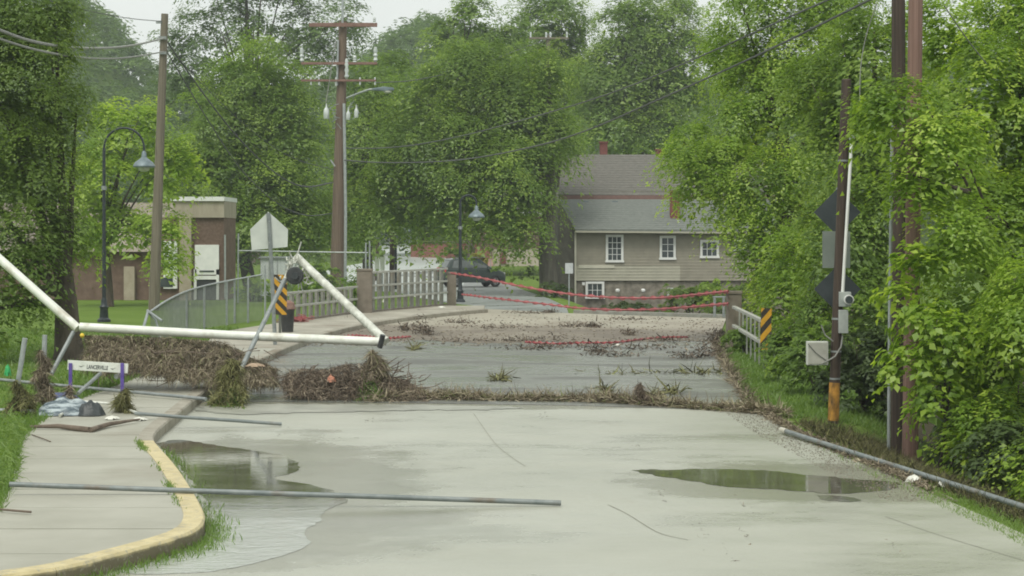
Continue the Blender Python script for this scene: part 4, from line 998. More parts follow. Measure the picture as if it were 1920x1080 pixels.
crumple('tarp', 'crumpled blue-grey tarp spread beneath the hurdle', 'tarp', G(125, 775, .16), (.92, .9, .22), M['tarp'], 3)
crumple('tarp', 'small blue cloth bundle behind the grey tarp', 'cloth', G(118, 752, .16), (.55, .4, .14), surf('blue_cloth', (.05, .07, .16), (.14, .17, .30), 8, .8), 5)
crumple('bag', 'black rubbish bag beside the tarp under the hurdle rung', 'bag', G(170, 778, .16), (.42, .4, .2), M['bag_dark'], 8)
crumple('bag', 'dark sodden sheet under the debris curtain behind the hurdle', 'sheet', G(258, 700, .16), (.9, .8, .16), M['bag_dark'], 9)
for i, (x, y, lb) in enumerate(((210, 785, 'white scrap left of the right hurdle leg'), (262, 787, 'white scrap right of the hurdle on the walkway'), (20, 700, None))):
    if lb: crumple('paper_scrap', lb, 'litter', G(x, y, .16), (.22, .3, .04), M['white_junk'], 20 + i, 10)
crumple('plastic_scrap', 'green plastic scrap on the lawn at the left picture edge', 'litter', P(14, 700, 38) - Vector((0, 0, .05)), (.13, .1, .2), M['green_plastic'], 31, 10)
crumple('foam_scrap', 'broken white foam lump beside the long pipe', 'litter', G(1714, 905, .0), (.2, .25, .09), M['white_junk'], 32, 12)
crumple('foam_scrap', 'smaller white scrap further along the long pipe', 'litter', G(1766, 912, .0), (.09, .16, .07), M['white_junk'], 33, 10)
crumple('brick_scrap', 'reddish scrap in the twig heap under the goal bar', 'litter', P(621, 706, 37.3) - Vector((0, 0, .1)), (.17, .15, .12), M['orange_plastic'], 34, 10)
yt = thing('tennis_ball', 'small yellow ball caught under the left goal corner', 'ball', P(154, 629, YG - .2))
MB().lathe(P(154, 629, YG - .2), [(.001, -.045), (.03, -.034), (.045, 0), (.03, .034), (.001, .045)], 12).build('ball_shell', M['yellow'], yt, smooth=True)
crumple('board_scrap', 'splintered pale board in the debris by the leaning stay', 'board', P(478, 682, 37.4) - Vector((0, 0, .05)), (.35, .2, .06), M['lumber'], 36, 10)
# white bits on the bridge walkway
for (x, y, w, lb) in ((720, 563, .16, 'white sheet of paper stuck in the far railing'), (828, 573, .3, 'white scrap at the foot of the far railing'), (1158, 645, .12, 'white scrap on the muddy deck')):
    z = .16 if x < 1000 else .02
    crumple('paper_scrap', lb, 'litter', G(x, y + 4, z), (w, .3, .12 if x == 720 else .06), M['white_junk'], int(x), 10)

# ------------------------------------------------------------------ gooseneck street lamps
def gooseneck(label, px, pyb, pyt, side, Y, group='gooseneck street lamps', zb=.12, reach=None):
    s = F / Y; x = (px - 960) / s; top = HZ - (pyt - HY) / s; hgt_ = top - zb
    root = thing('street_lamp', label, 'street lamp', (x, Y, zb), 0, group)
    r = .065 if Y < 75 else .075
    ra = reach if reach else .62
    m = MB(); m.tube([(x, Y, zb + .7), (x, Y, top - ra)], [r, r * .8], 12); m.build('post', M['black_iron'], root, smooth=True)
    m = MB(); m.lathe((x, Y, zb), [(.22, 0), (.22, .08), (.15, .14), (.13, .45), (.16, .5), (.10, .58), (.10, .7), (r, .8)], 14); m.build('base', M['black_iron'], root, smooth=True)
    arc = [(x + side * ra * (1 - math.cos(t)), Y, top - ra + ra * math.sin(t)) for t in np.linspace(0, math.pi, 15)]
    ex = arc[-1][0]; ez = arc[-1][2] - .12; arc.append((ex, Y, ez))
    m = MB(); m.tube(arc, r * .55, 10); m.build('arm', M['black_iron'], root, smooth=True)
    m = MB(); m.lathe((ex, Y, ez - .52), [(.36, 0), (.37, .05), (.30, .16), (.16, .27), (.09, .33), (.07, .5), (.03, .55)], 18); sh = m.build('shade', M['lamp_shade'], root, smooth=True)
    m = MB(); m.lathe((ex, Y, ez - .66), [(.10, 0), (.17, .05), (.19, .14)], 14); m.build('globe', M['box_white'], root, smooth=True)
    m = MB(); m.tube([(x, Y, zb + hgt_ * .68), (x, Y, zb + hgt_ * .68 + .14)], r * 1.35, 12); m.build('collar', M['galv_dull'], root, smooth=True)
    return root
gooseneck('nearest gooseneck street lamp on the lawn left of the first pole', 195, 608, 240, 1, 67.5, reach=.66)
gooseneck('gooseneck street lamp at the end of the bridge railing', 863, 566, 366, 1, 91, zb=.0, reach=.36)
gooseneck('small distant gooseneck lamp among the dark trunks behind the railing', 742, 545, 402, 1, 112, zb=0, reach=.35)

# ------------------------------------------------------------------ utility poles
def insul(m, p, h=.35, r=.06): m.lathe(p, [(r * .4, 0), (r, .04 * h / .35), (r * .6, .1 * h / .35), (r, .15 * h / .35), (r * .6, .2 * h / .35), (r, .25 * h / .35), (r * .5, h)], 10)
# pole 1
Y1 = 78; b1 = P(288, 0, Y1); b1.z = .1; t1 = P(309, 26, Y1)
up1 = thing('utility_pole', 'weathered grey wooden pole leaning beside the nearest street lamp', 'utility pole', b1)
MB().tube([b1 - Vector((0, 0, .3)), b1.lerp(t1, .5), t1], [.22, .175, .135], 14).build('shaft', M['pole_grey'], up1, smooth=True)
m = MB(); q = P(306, 72, Y1); m.box((q.x, q.y - .17, q.z), (.3, .12, .12)); m.build('bracket', M['galv_dull'], up1)
m = MB(); q = P(307, 100, Y1); m.box((q.x, q.y - .17, q.z), (.26, .12, .10)); m.build('bracket', M['galv_dull'], up1)
m = MB(); q = P(306, 42, Y1); m.box((q.x - .15, q.y - .1, q.z), (.2, .1, .1)); m.build('pin', M['galv_dull'], up1)
# pole 2
Y2 = 88; b2 = P(631, 0, Y2); b2.z = 0; t2 = P(643, 40, Y2)
up2 = thing('utility_pole', 'tall brown pole carrying crossarms, insulators and transformers', 'utility pole', b2)
MB().tube([b2 - Vector((0, 0, .3)), b2.lerp(t2, .45), t2], [.33, .26, .17], 16).build('shaft', M['pole_wood'], up2, smooth=True)
MB().tube([t2 - Vector((0, .2, .3)), t2 + Vector((0, -.2, .9))], .05, 8).build('top_pin', M['galv'], up2, smooth=True)
for (py, x0, x1, hh, mt) in ((47, 581, 708, .17, 'crossarm'), (119, 566, 708, .11, 'crossarm'), (151, 566, 706, .09, 'crossarm')):
    a, b = P(x0, py - 1, Y2), P(x1, py + 3, Y2); cc = (a + b) / 2
    m = MB(); m.box((cc.x, Y2 - .3, cc.z), ((b - a).length, .12, hh)); m.build('crossarm', M[mt], up2, bevel=.01)
for (x, y0, y1, r) in ((583, 32, 45, .07), (702, 32, 45, .07), (566, 90, 117, .10), (704, 88, 116, .10), (650, 110, 148, .10), (665, 104, 118, .09), (583, 145, 160, .05), (598, 145, 160, .05), (630, 145, 162, .05), (675, 145, 160, .05), (703, 145, 160, .05)):
    a = P(x, y1, Y2 - .3); h_ = (y1 - y0) / sc_(Y2); m = MB(); insul(m, a, h_, r); m.build('insulator', M['porcelain'], up2, smooth=True)
for (x, y, r, h_) in ((612, 222, .12, .42), (653, 224, .09, .32), (668, 220, .09, .34)):
    a = P(x, y, Y2 - .5); m = MB(); m.lathe(a, [(r * .8, -.02), (r, .02), (r, h_ * .8), (r * .7, h_), (r * .3, h_ + .05), (r * .15, h_ + .22)], 14); m.build('transformer', M['porcelain'], up2, smooth=True)
m = MB()
for i in range(16):
    a = P(random.uniform(614, 632), random.uniform(195, 240), Y2 - .4); m.tube([a, a + Vector((random.gauss(0, .12), 0, random.gauss(-.1, .15)))], .018, 5)
for i in range(10):
    a = P(random.uniform(650, 672), random.uniform(185, 215), Y2 - .4); m.tube([a, a + Vector((random.gauss(0, .1), 0, random.gauss(-.05, .15)))], .018, 5)
m.build('fittings', M['galv_dull'], up2)['kind'] = 'stuff'
tb(P(630, 78, Y2 - .3), P(611, 192, Y2 - .5), .018, M['cable_light'], 'jumper', up2, 6)
m = MB(); m.tube([P(634, 75, Y2 - .2), P(632, 160, Y2 - .22)], .045, 8); m.build('riser', M['galv'], up2, smooth=True)
m = MB(); m.tube([P(645, 194, Y2 - .25), P(648, 400, Y2 - .3), P(647, 572, Y2 - .38)], .065, 10); m.build('conduit', M['galv'], up2, smooth=True)
arm = MB().tube([P(650, 184, Y2 - .3), P(672, 175, Y2 - .6), P(692, 168, Y2 - .8), P(706, 167, Y2 - .9)], .045, 8).build('light_arm', M['galv'], up2, smooth=True)
hd = P(720, 167, Y2 - .9); m = MB(); m.add([hd + Vector(v) for v in ((-.5, -.1, .03), (-.5, .1, .03), (-.5, .1, -.05), (-.5, -.1, -.05), (.0, -.17, .10), (.0, .17, .10), (.0, .17, -.09), (.0, -.17, -.09), (.42, -.12, .06), (.42, .12, .06), (.42, .12, -.05), (.42, -.12, -.05))],
     [(0, 3, 2, 1), (0, 1, 5, 4), (1, 2, 6, 5), (2, 3, 7, 6), (3, 0, 4, 7), (4, 5, 9, 8), (5, 6, 10, 9), (6, 7, 11, 10), (7, 4, 8, 11), (8, 9, 10, 11)])
lh = m.build('light_head', M['lamp_shade'], up2, smooth=True, bevel=.02)
m = MB(); m.lathe(hd + Vector((.15, 0, -.19)), [(.08, 0), (.16, .05), (.17, .11)], 12); m.build('lens', M['box_white'], lh, smooth=True)
m = MB(); q = P(620, 300, Y2 - .3); m.tube([q, P(628, 312, Y2 - .35)], .035, 6); m.build('cleat', M['galv'], up2)
# distant pole
Y3 = 140; b3 = gz(1030, Y3); t3 = P(1028, 66, Y3)
up3 = thing('utility_pole', 'thin distant pole with one crossarm half lost in the trees', 'utility pole', b3)
MB().tube([b3, t3], [.2, .14], 10).build('shaft', M['pole_grey'], up3, smooth=True)
a, b = P(992, 72, Y3), P(1066, 72, Y3); m = MB(); m.box(((a.x + b.x) / 2, Y3 - .2, a.z), (b.x - a.x, .12, .14)); m.build('crossarm', M['pole_grey'], up3)
for x in (995, 1024, 1032, 1063):
    m = MB(); insul(m, P(x, 71, Y3 - .2), .4, .08); m.build('insulator', M['porcelain'], up3, smooth=True)
# dark trunks-like poles behind the railing
for (x, y0, y1, Y, r, lb) in ((706, 452, 508, 125, .10, 'short dark post left of the white delineators'), (734, 430, 560, 108, .13, 'slim dark post behind the far railing, right of the delineators')):
    a = gz(x, Y); b = P(x + 2, y0, Y); o = thing('wooden_post', lb, 'post', a)
    MB().tube([a, b], r, 8).build('shaft', M['pole_dark'], o, smooth=True)
    MB().lathe(b, [(r * 1.15, 0), (r * 1.15, .05), (r * .4, .1)], 8).build('cap', M['pole_dark'], o, smooth=True)

# pole 3: meter pole
YM = 33.4; bm3 = P(1562, 0, YM); bm3.z = H(bm3.x, YM) - .05; tm3 = P(1587, 150, YM)
mp = thing('meter_pole', 'short dark cut pole with white conduit, meter and painted foot', 'utility pole', bm3)
lo_ = bm3.lerp(tm3, .015); hi_ = bm3.lerp(tm3, .125)
MB().tube([bm3, bm3.lerp(tm3, .5), tm3, tm3 + Vector((0, 0, .015))], [.088, .083, .080, .06], 14).build('shaft', M['pole_dark'], mp, smooth=True)
pm = surf('foot_paint', (.07, .045, .02), (.60, .30, .05), 7, .8, stretch=(1, 1, .5), bs=.4)
MB().tube([lo_, hi_], [.092, .090], 14, False).build('painted_band', pm, mp, smooth=True)
yc = YM - .12
MB().tube([P(1597, 262, yc), P(1590, 380, yc), P(1580, 548, yc)], .027, 10).build('conduit', M['white_trim'], mp, smooth=True)
m = MB(); m.lathe(P(1597, 264, yc), [(.03, 0), (.045, .02), (.045, .06), (.02, .09)], 10); m.build('weather_head', M['galv'], mp, smooth=True)
a = P(1584, 561, yc); m = MB(); m.box(a, (.19, .12, .24)); mx = m.build('meter_box', M['box_grey'], mp, bevel=.01)
m = MB(); m.lathe(P(1592, 562, yc - .10), [(.06, -.03), (.065, 0), (.065, .05)], 16, 'Y'); m.build('meter_dial', M['glass_dark'], mx, smooth=True)
m = MB(); m.lathe(P(1592, 562, yc - .10), [(.066, .0), (.08, .0), (.08, .04), (.066, .04)], 16, 'Y'); m.build('dial_ring', M['white_trim'], mx, smooth=True)
a = P(1581, 603, yc); m = MB(); m.box(a, (.15, .11, .38)); m.build('breaker_box', M['box_grey'], mp, bevel=.01)
a = P(1532, 662, YM - .05); m = MB(); m.box(a, (.345, .14, .385)); bx = m.build('cabinet', M['box_white'], mp, bevel=.008)
m = MB(); m.box((a.x, a.y - .074, a.z), (.31, .012, .345)); m.build('cabinet_door', surf('cab_door', (.33, .33, .29), (.43, .43, .385), 5, .6, bs=.03), bx, bevel=.003)
MB().tube([P(1515, 645, YM - .14), P(1530, 662, YM - .145), P(1549, 676, YM - .14)], .006, 5).build('cable', M['cable'], bx)
MB().tube([P(1580, 628, yc), P(1577, 650, yc), P(1566, 668, yc - .05), P(1550, 678, yc - .05), P(1540, 682, yc)], .014, 7).build('hose', M['cable_light'], mp, smooth=True)
MB().tube([P(1562, 640, yc), P(1547, 628, yc), P(1540, 610, yc)], .012, 7).build('hose', M['cable_light'], mp, smooth=True)
for y in (300, 590, 650, 700):
    q = bm3.lerp(tm3, (785 - y) / 635); MB().tube([q, q + Vector((0, 0, .03))], .09, 14).build('strap', M['galv_dull'], mp, smooth=True)
# loose wire hanging above
# poles 4 and 5
Y5 = 31.5
def tpole(label, xb, xt, Y, rb, rt, mt):
    b = P(xb, 0, Y); b.z = H(b.x, Y) - .1; t = P(xt, -260, Y); o = thing('utility_pole', label, 'utility pole', b)
    MB().tube([b, b.lerp(t, .5), t], [rb, (rb + rt) / 2, rt], 14).build('shaft', M[mt], o, smooth=True)
    MB().lathe(t, [(rt, 0), (rt * .9, .04), (rt * .5, .06)], 14).build('top_cap', M['galv_dull'], o, smooth=True); return o
p4 = tpole('dark thick pole just left of the reddish pole on the bank', 1686, 1684, 32.5, .135, .10, 'pole_dark')
p5 = tpole('reddish treated pole at the right, nearest the road', 1706, 1720, 31.0, .125, .105, 'pole_red')
q = P(1666, 0, 31.3); q.z = H(q.x, 31.3); gc = thing('conduit_pipe', 'thin grey vertical conduit left of the twin poles', 'pipe', q)
MB().tube([q, P(1668, 600, 31.3), P(1673, 222, 31.3)], .026, 8).build('tube', M['galv'], gc, smooth=True)
MB().lathe(P(1673, 222, 31.3), [(.03, 0), (.045, .02), (.045, .05), (.01, .08)], 8).build('cap', M['galv'], gc, smooth=True)

# sign assembly seen from behind
YS = 34.6; sb = P(1571, 0, YS); sb.z = H(sb.x, YS)
sg = thing('road_sign', 'back of a road sign post with two dark diamonds and a pale plate', 'road sign', sb)
MB().tube([sb, P(1571, 352, YS)], .03, 8).build('post', M['galv_dull'], sg, smooth=True)
for cy in (398, 542):
    cc = P(1570, cy, YS - .05); h_ = 44 / sc_(YS)
    m = MB(); m.prism([(cc.x - h_, cc.y, cc.z), (cc.x, cc.y, cc.z + h_), (cc.x + h_, cc.y, cc.z), (cc.x, cc.y, cc.z - h_)], (0, .004, 0)); m.build('diamond_plate', M['sign_dark'], sg)
cc = P(1568, 468, YS - .05); m = MB(); m.box(cc, (.47, .004, .62)); m.build('plate', surf('plate_back', (.16, .19, .17), (.21, .24, .22), 3, .6, bs=.03), sg)

# school-type pentagon sign
YP = 53; pb = P(516, 0, YP); pb.z = .15
ps = thing('pentagon_sign', 'blank pale back of a leaning pentagon sign left of the goal corner', 'road sign', pb)
MB().tube([pb, P(510, 520, YP), P(503, 399, YP)], .052, 8).build('post', M['galv_dull'], ps, smooth=True)
pp = [P(x, y, YP + .06) for x, y in ((503, 397), (540, 430), (539, 463), (472, 469), (469, 430))]
MB().prism(pp, (0, .005, 0)).build('plate', M['sign_back'], ps)
for y in (415, 455):
    q = P(505, y, YP - .06); MB().lathe(q, [(.02, 0), (.02, .02)], 6, 'Y').build('bolt', M['galv'], ps)

# striped markers
def marker(label, px0, px1, py0, py1, Y, sign, zb, lean=0, k=3.6):
    c = P((px0 + px1) / 2, (py0 + py1) / 2, Y); s = F / Y
    root = thing('object_marker', label, 'marker', (c.x, Y, zb))
    me = MB(); me.box((0, 0, 0), ((px1 - px0) / s, .006, (py1 - py0) / s)); o = me.build('panel', stripe_mat('stripes', sign, k), None)
    o.parent = root; o.location = (0, 0, c.z - zb); o.rotation_euler = (0, lean, 0)
    m = MB(); m.tube([(c.x, Y + .04, zb), (c.x, Y + .04, c.z + (py1 - py0) / s * .48)], .035, 8); m.build('post', surf('marker_post', (.09, .10, .085), (.14, .15, .13), 5, .6), root, smooth=True)
    return root
marker('yellow and black striped marker left of the near railing, behind the goal', 511, 538, 515, 590, 56, 1.0, .15, .02, 3.2)
marker('striped marker in front of the right railing, half hidden by leaves', 1426, 1446, 578, 657, 45.6, -1.25, H(5.6, 45.6), .03, 2.9)
# bin and red netting
bb = P(539, 0, 60); bb.z = .15
bn = thing('bin', 'dark bucket with reddish mud on top, below the striped marker', 'bin', bb)
m = MB(); m.lathe((bb.x, bb.y, .15), [(.17, 0), (.205, .62), (.22, .64), (.22, .68), (.19, .68), (.19, .62)], 16); m.build('tub', M['dark_plastic'], bn, smooth=True)
m = MB(); m.lathe((bb.x, bb.y, .78), [(.2, 0), (.24, .05), (.2, .22), (.08, .3)], 9); m.build('contents', surf('red_mud', (.20, .11, .09), (.30, .20, .165), 7, .9, bs=.5), bn)
nb = G(557, 603, .16)
nt_ = thing('netting', 'heap of red plastic netting beside the dark bucket', 'netting', nb)
m = MB()
for i in range(46):
    c = nb + Vector((random.uniform(-.28, .30), random.uniform(-.3, .3), random.uniform(.02, .16))); pts_ = [c]
    for j in range(4): pts_.append(pts_[-1] + Vector((random.gauss(0, .11), random.gauss(0, .1), random.gauss(0, .04)))); pts_[-1].z = max(pts_[-1].z, .17)
    m.tube(pts_, .014, 4)
m.build('strands', M['red_net'], nt_)['kind'] = 'stuff'

# ------------------------------------------------------------------ bridge railings
PI_ = 'bridge rail pillars'
def pillar(label, px0, px1, pt, Y, zb, depth=.5):
    s = F / Y; x0, x1 = (px0 - 960) / s, (px1 - 960) / s; zt = HZ - (pt - HY) / s
    root = thing('pillar', label, 'pillar', ((x0 + x1) / 2, Y, zb), 0, PI_)
    m = MB(); m.box(((x0 + x1) / 2, Y + depth / 2, (zb + zt - .08) / 2), (x1 - x0, depth, zt - .08 - zb)); m.build('shaft', M['pillar'], root, bevel=.015)
    m = MB(); m.box(((x0 + x1) / 2, Y + depth / 2, zt - .039), (x1 - x0 + .05, depth + .05, .078)); m.build('cap', M['pillar'], root, bevel=.015)
    return root
pillar('brown concrete pillar between the low and the tall left railings', 669, 697, 504, 74.6, .12, .45)
pillar('brown pillar at the far end of the tall railing, by the car', 838, 855, 510, 83, .1, .4)
pillar('leafy concrete pillar where the red tapes end at right', 1365, 1391, 546, 54.2, -.2, .6)
def railing(label, A, B, ztop, rails, npick, pw, zb=.15, zt_frac=.92, pmat='concrete_rail', off=None):
    root = thing('railing', label, 'railing', A.lerp(B, .5)); root.location.z = zb
    d = B - A; ang = math.atan2(d.y, d.x); Ln = d.length
    for z in rails:
        m = MB(); c = A.lerp(B, .5); m.box((c.x, c.y, z), (Ln, .10, .075), ang); m.build('rail', M['rail_bar'], root, bevel=.012)
    n_ = Vector((-math.sin(ang), math.cos(ang), 0)) * .14
    if n_.y < 0: n_ = -n_
    if off: n_ = Vector(off)
    for i in range(npick):
        c = A.lerp(B, (i + .5) / npick) + n_ * .85; zt = ztop * zt_frac
        m = MB(); m.box((c.x, c.y, (zb + zt) / 2), (pw, min(.09, pw), zt - zb), ang); m.build('baluster', M[pmat], root, bevel=.01)
    m = MB(); c = A.lerp(B, .5) + n_; m.box((c.x, c.y, zb + .02), (Ln, .3, .06), ang); m.build('sill', M['pillar'], root)
    return root
A = P(535, 0, 66.2); B = P(669, 0, 74.5); A.z = B.z = 0
railing('low two-bar left railing running up to the brown pillar', A, B, 1.12, [1.10, .66], 12, .26)
A = P(698, 0, 75.4); B = P(838, 0, 83); A.z = B.z = 0
railing('taller three-bar picket railing before the parked dark car', A, B, 1.62, [1.62, 1.12, .66], 12, .26, zt_frac=.97)
A = P(1376, 0, 54); B = P(1428, 0, 45.6); A.z = B.z = 0
railing('right-hand white railing half buried in leaves beside the striped marker', A, B, 1.08, [1.09, .60], 7, .04, zb=-.1, off=(.12, 0, 0), pmat='rail_bar')
# thin far posts right
fr = thing('wire_fence', 'thin wire fence posts at the far right corner of the bridge', 'fence', G(1350, 590, 0))
for x in (1340, 1357):
    a = P(x, 594, 70); MB().tube([a, P(x, 556, 70)], .05, 8).build('post', M['galv_dull'], fr, smooth=True)
MB().tube([P(1336, 557, 70), P(1366, 557, 70)], .03, 6).build('rail', M['galv_dull'], fr, smooth=True)

# red tapes
def tape(label, pts, w=.075, part=None):
    g_ = smooth_path([Vector(p) for p in pts], 2); L = []
    m = MB()
    for i, (a, b) in enumerate(zip(g_[:-1], g_[1:])):
        n = 4
        for j in range(n):
            p, q = a.lerp(b, j / n), a.lerp(b, (j + 1) / n); th0 = (i * n + j) * .9; th1 = th0 + .9
            jit = Vector((0, 0, .012 * math.sin(th0 * 1.7)))
            o0 = Vector((0, math.sin(th0), math.cos(th0))) * w / 2; o1 = Vector((0, math.sin(th1), math.cos(th1))) * w / 2
            m.add([p + o0 + jit, q + o1 + jit, q - o1 + jit, p - o0 + jit], [(0, 1, 2, 3)])
            m.tube([p, q], w * .22, 4, False)
    o = m.build('tape', M['tape_red']); return tag(o, label, 'tape', 'red barrier tapes')
def ty(px): return float(np.interp(px, [840, 1365], [82.6, 54.0]))
tape('upper red barrier tape strung from the far pillar to the right pillar', [P(x, y, ty(x)) for x, y in ((845, 512), (900, 520), (975, 537), (1060, 551), (1150, 559), (1240, 559), (1300, 553), (1366, 546))], .125)
tape('lower sagging red barrier tape between lamp base and right pillar', [P(x, y, ty(x)) for x, y in ((866, 552), (900, 556), (950, 562), (1030, 571), (1090, 579), (1200, 582), (1290, 576), (1366, 569))], .115)
tape('fallen red tape lying twisted across the muddy deck', [G(x, y, .04) for x, y in ((985, 641), (1040, 645), (1090, 642), (1150, 643), (1200, 636), (1250, 632), (1290, 632))], .09)
tape('short fallen red tape on the left curb of the bridge', [G(x, y, .05) for x, y in ((636, 632), (670, 628), (700, 633), (735, 634), (770, 631))], .09)

# ------------------------------------------------------------------ chain-link fences
def chain_fence(label, stations, posts, broken=False, sp=.085, r=.0034, group=None):
    """stations: (top point, bottom point) along the fence"""
    root = thing('chain_fence', label, 'fence', Vector(stations[0][1]), 0, group)
    tops = [s[0] for s in stations]; bots = [s[1] for s in stations]
    MB().tube(smooth_path(tops, 2), .028, 8).build('top_rail', M['galv'], root, smooth=True)
    for (t, b) in posts: MB().tube([b, t], .035, 8).build('post', M['galv'], root, smooth=True)
    tp = smooth_path(tops, 2); bp = smooth_path(bots, 2)
    L = [0]
    for a, b in zip(bp[:-1], bp[1:]): L.append(L[-1] + (b - a).length)
    tot = L[-1]; Tt = np.array([list(v) for v in tp]); Bb = np.array([list(v) for v in bp]); L = np.array(L)
    def at(u, v):
        u = np.clip(u, 0, tot); t = np.array([np.interp(u, L, Tt[:, k]) for k in range(3)]); b = np.array([np.interp(u, L, Bb[:, k]) for k in range(3)])
        return b + (t - b) * v
    hgt0 = float(np.mean(np.linalg.norm(Tt - Bb, axis=1))); nrow = max(6, int(hgt0 / (sp * 2)))
    Vs = []; n = 0
    for k in range(-int(hgt0 / sp / 1), int(tot / sp)):
        for sgn in (1, -1):
            u0 = k * sp if sgn == 1 else k * sp + hgt0
            u1 = u0 + sgn * hgt0
            if max(u0, u1) < 0 or min(u0, u1) > tot: continue
            va, vb = 0.0, 1.0
            lo, hi = (u0, u1)
            # clip to the run
            def cl_(u): return (u - u0) / (u1 - u0)
            vs = sorted([max(0, min(1, cl_(0))), max(0, min(1, cl_(tot)))])
            if vs[1] - vs[0] < .02: continue
            ns = 5
            pr = [at(u0 + (u1 - u0) * v, v) for v in np.linspace(vs[0], vs[1], ns)]
            for a, b in zip(pr[:-1], pr[1:]):
                o = np.array([r, 0, 0]); Vs.append([a - o, a + o, b + o, b - o]); o = np.array([0, 0, r]); 
    V = np.array(Vs).reshape(-1, 3); Q = np.arange(len(V)).reshape(-1, 4)
    w = np_mesh('wire_mesh', V, Q, M['wire_mesh'], None, root); w['kind'] = 'stuff'
    return root
st = []
for (x, yt_, yb_, Y) in ((282, 584, 655, 54), (312, 563, 645, 56), (350, 545, 632, 60), (390, 534, 621, 63), (440, 524, 611, 66), (492, 515, 603, 68.5)):
    t = P(x, yt_, Y); b = P(x, yb_, Y); b.z = .14; st.append((t, b))
fence = chain_fence('battered chain-link fence curving down to a torn end behind the goal', st, [st[2], st[4], (P(465, 519, 67), P(465, 607, 67)), (P(383, 535, 62.5), P(383, 622, 62.5)), (P(425, 526, 65), P(425, 614, 65)), (P(497, 498, 68.8), P(497, 604, 68.8))])
tb(P(278, 583, 54), P(268, 618, 53.5), .04, M['galv'], 'post', fence); tb(P(276, 582, 54), P(304, 602, 53.6), .035, M['galv'], 'loose_bar', fence)
m = MB(); m.tube([P(280, 588, 54), P(292, 600, 53.9), P(299, 625, 53.8), P(302, 650, 53.8)], .03, 6); m.build('bent_tube', M['galv'], fence, smooth=True)
st = [(P(x, yt_, Y), Vector((P(x, 0, Y).x, Y, .12))) for (x, yt_, Y) in ((446, 470, 86), (560, 472, 85.5), (690, 474, 85))]
chain_fence('tall straight chain-link fence behind the school sign and pole', st, [(P(447, 438, 86), st[0][1]), (P(686, 455, 85), st[2][1] - Vector((.1, 0, 0))), (P(693, 452, 85), st[2][1] + Vector((.06, 0, 0))), (P(560, 470, 85.5), st[1][1])], sp=.13, r=.0035)

# pale shed and paving behind fence
sd = P(520, 0, 96); sd.z = .1
sh = thing('shed', 'pale low shed panel behind the fence, under the pentagon sign', 'shed', (sd.x, 96, .1))
m = MB(); m.box((sd.x, 97, 1.0), (1.6, 1.8, 1.8)); m.build('walls', surf('shed_wall', (.50, .55, .55), (.62, .66, .65), 2, .6, bs=.05, stretch=(4, 4, .3)), sh, bevel=.01)
m = MB(); m.box((sd.x, 97, 1.93), (1.75, 2.0, .07)); m.build('roof', M['galv'], sh)
for dx in (-.4, 0, .4):
    m = MB(); m.box((sd.x + dx, 96.08, 1.0), (.03, .03, 1.7)); m.build('batten', M['galv'], sh)
# white delineators
for i, (x, lb) in enumerate(((707, 'left one of two white delineator plates behind the tall railing'), (717, 'right one of two white delineator plates behind the tall railing'))):
    a = P(x, 0, 104); a.z = 0; o = thing('delineator', lb, 'delineator', a)
    q = P(x, 497, 104); m = MB(); m.box((q.x, 104, q.z), (.23, .02, .85)); m.build('plate', M['white_trim'], o)
    MB().tube([a, (q.x, 104.03, q.z)], .03, 6).build('post', M['galv_dull'], o)
# small white sign by the house
a = P(1067, 0, 88); a.z = H(a.x, 88); o = thing('parking_sign', 'small white square sign on a thin post left of the house corner', 'road sign', a)
q = P(1067, 503, 88); m = MB(); m.box((q.x, 87.95, q.z), (.34, .01, .45)); m.build('plate', surf('sign_plate', (.45, .47, .48), (.55, .57, .58), 3, .6), o)
MB().tube([a, (q.x, 88, q.z)], .03, 6).build('post', M['galv'], o)
o = thing('street_sign', 'small pinkish sign beyond the bonnet of the car', 'road sign', gz(920, 136)); q = P(920, 492, 136)
MB().box((q.x, 136, q.z), (.35, .02, .5)).build('plate', surf('pink', (.5, .28, .25), (.62, .38, .34), 3, .6), o)
MB().tube([gz(920, 136), (q.x, 136.03, P(920, 462, 136).z)], .035, 6).build('post', M['galv'], o)

# ------------------------------------------------------------------ brick building at left
YB = 90; s = F / YB
def bx(px): return (px - 960) / s
def bz(py): return HZ - (py - HY) / s
bd = thing('brick_building', 'flat-roofed brown brick building with pale fascia and white doorways', 'building', (bx(330), YB, .1))
def bpart(name, x0, x1, y0, y1, d0, d1, mat, label=None, par=None, bevel=0):
    m = MB(); X0, X1, Z0, Z1 = bx(x0), bx(x1), bz(y1), bz(y0)
    m.box(((X0 + X1) / 2, YB + (d0 + d1) / 2, (Z0 + Z1) / 2), (X1 - X0, d1 - d0, Z1 - Z0)); return m.build(name, M[mat], par or bd, bevel=bevel, label=label)
wl = bpart('wall', 330, 420, 408, 575, 0, 3.8, 'brick')
m = MB()   # brick courses standing proud
nrow = 0; zz = bz(573)
while zz < bz(410):
    X0 = bx(331); off = (nrow % 2) * .2
    xx = X0 - off
    while xx < bx(419):
        a_, b_ = max(xx + .012, X0), min(xx + .388, bx(419))
        if b_ - a_ > .05: m.box(((a_ + b_) / 2, YB - .004, zz + .055), (b_ - a_, .012, .095))
        xx += .4
    zz += .12; nrow += 1
o = m.build('brick_courses', surf('brick2', (.125, .085, .064), (.21, .145, .112), 9, .9, bs=.2), bd); o['kind'] = 'stuff'
bpart('fascia', 326, 421, 377, 408, -.15, 3.85, 'fascia'); bpart('roof_cap', 322, 422, 369, 377, -.25, 3.95, 'white_trim')
bpart('pilaster', 338, 360, 408, 575, -.28, -.012, 'pilaster')
m = MB(); m.add([Vector((bx(336), YB - .3, bz(575))), Vector((bx(362), YB - .3, bz(575))), Vector((bx(358), YB - .3, bz(430))), Vector((bx(341), YB - .3, bz(430)))], [(0, 1, 2, 3)])
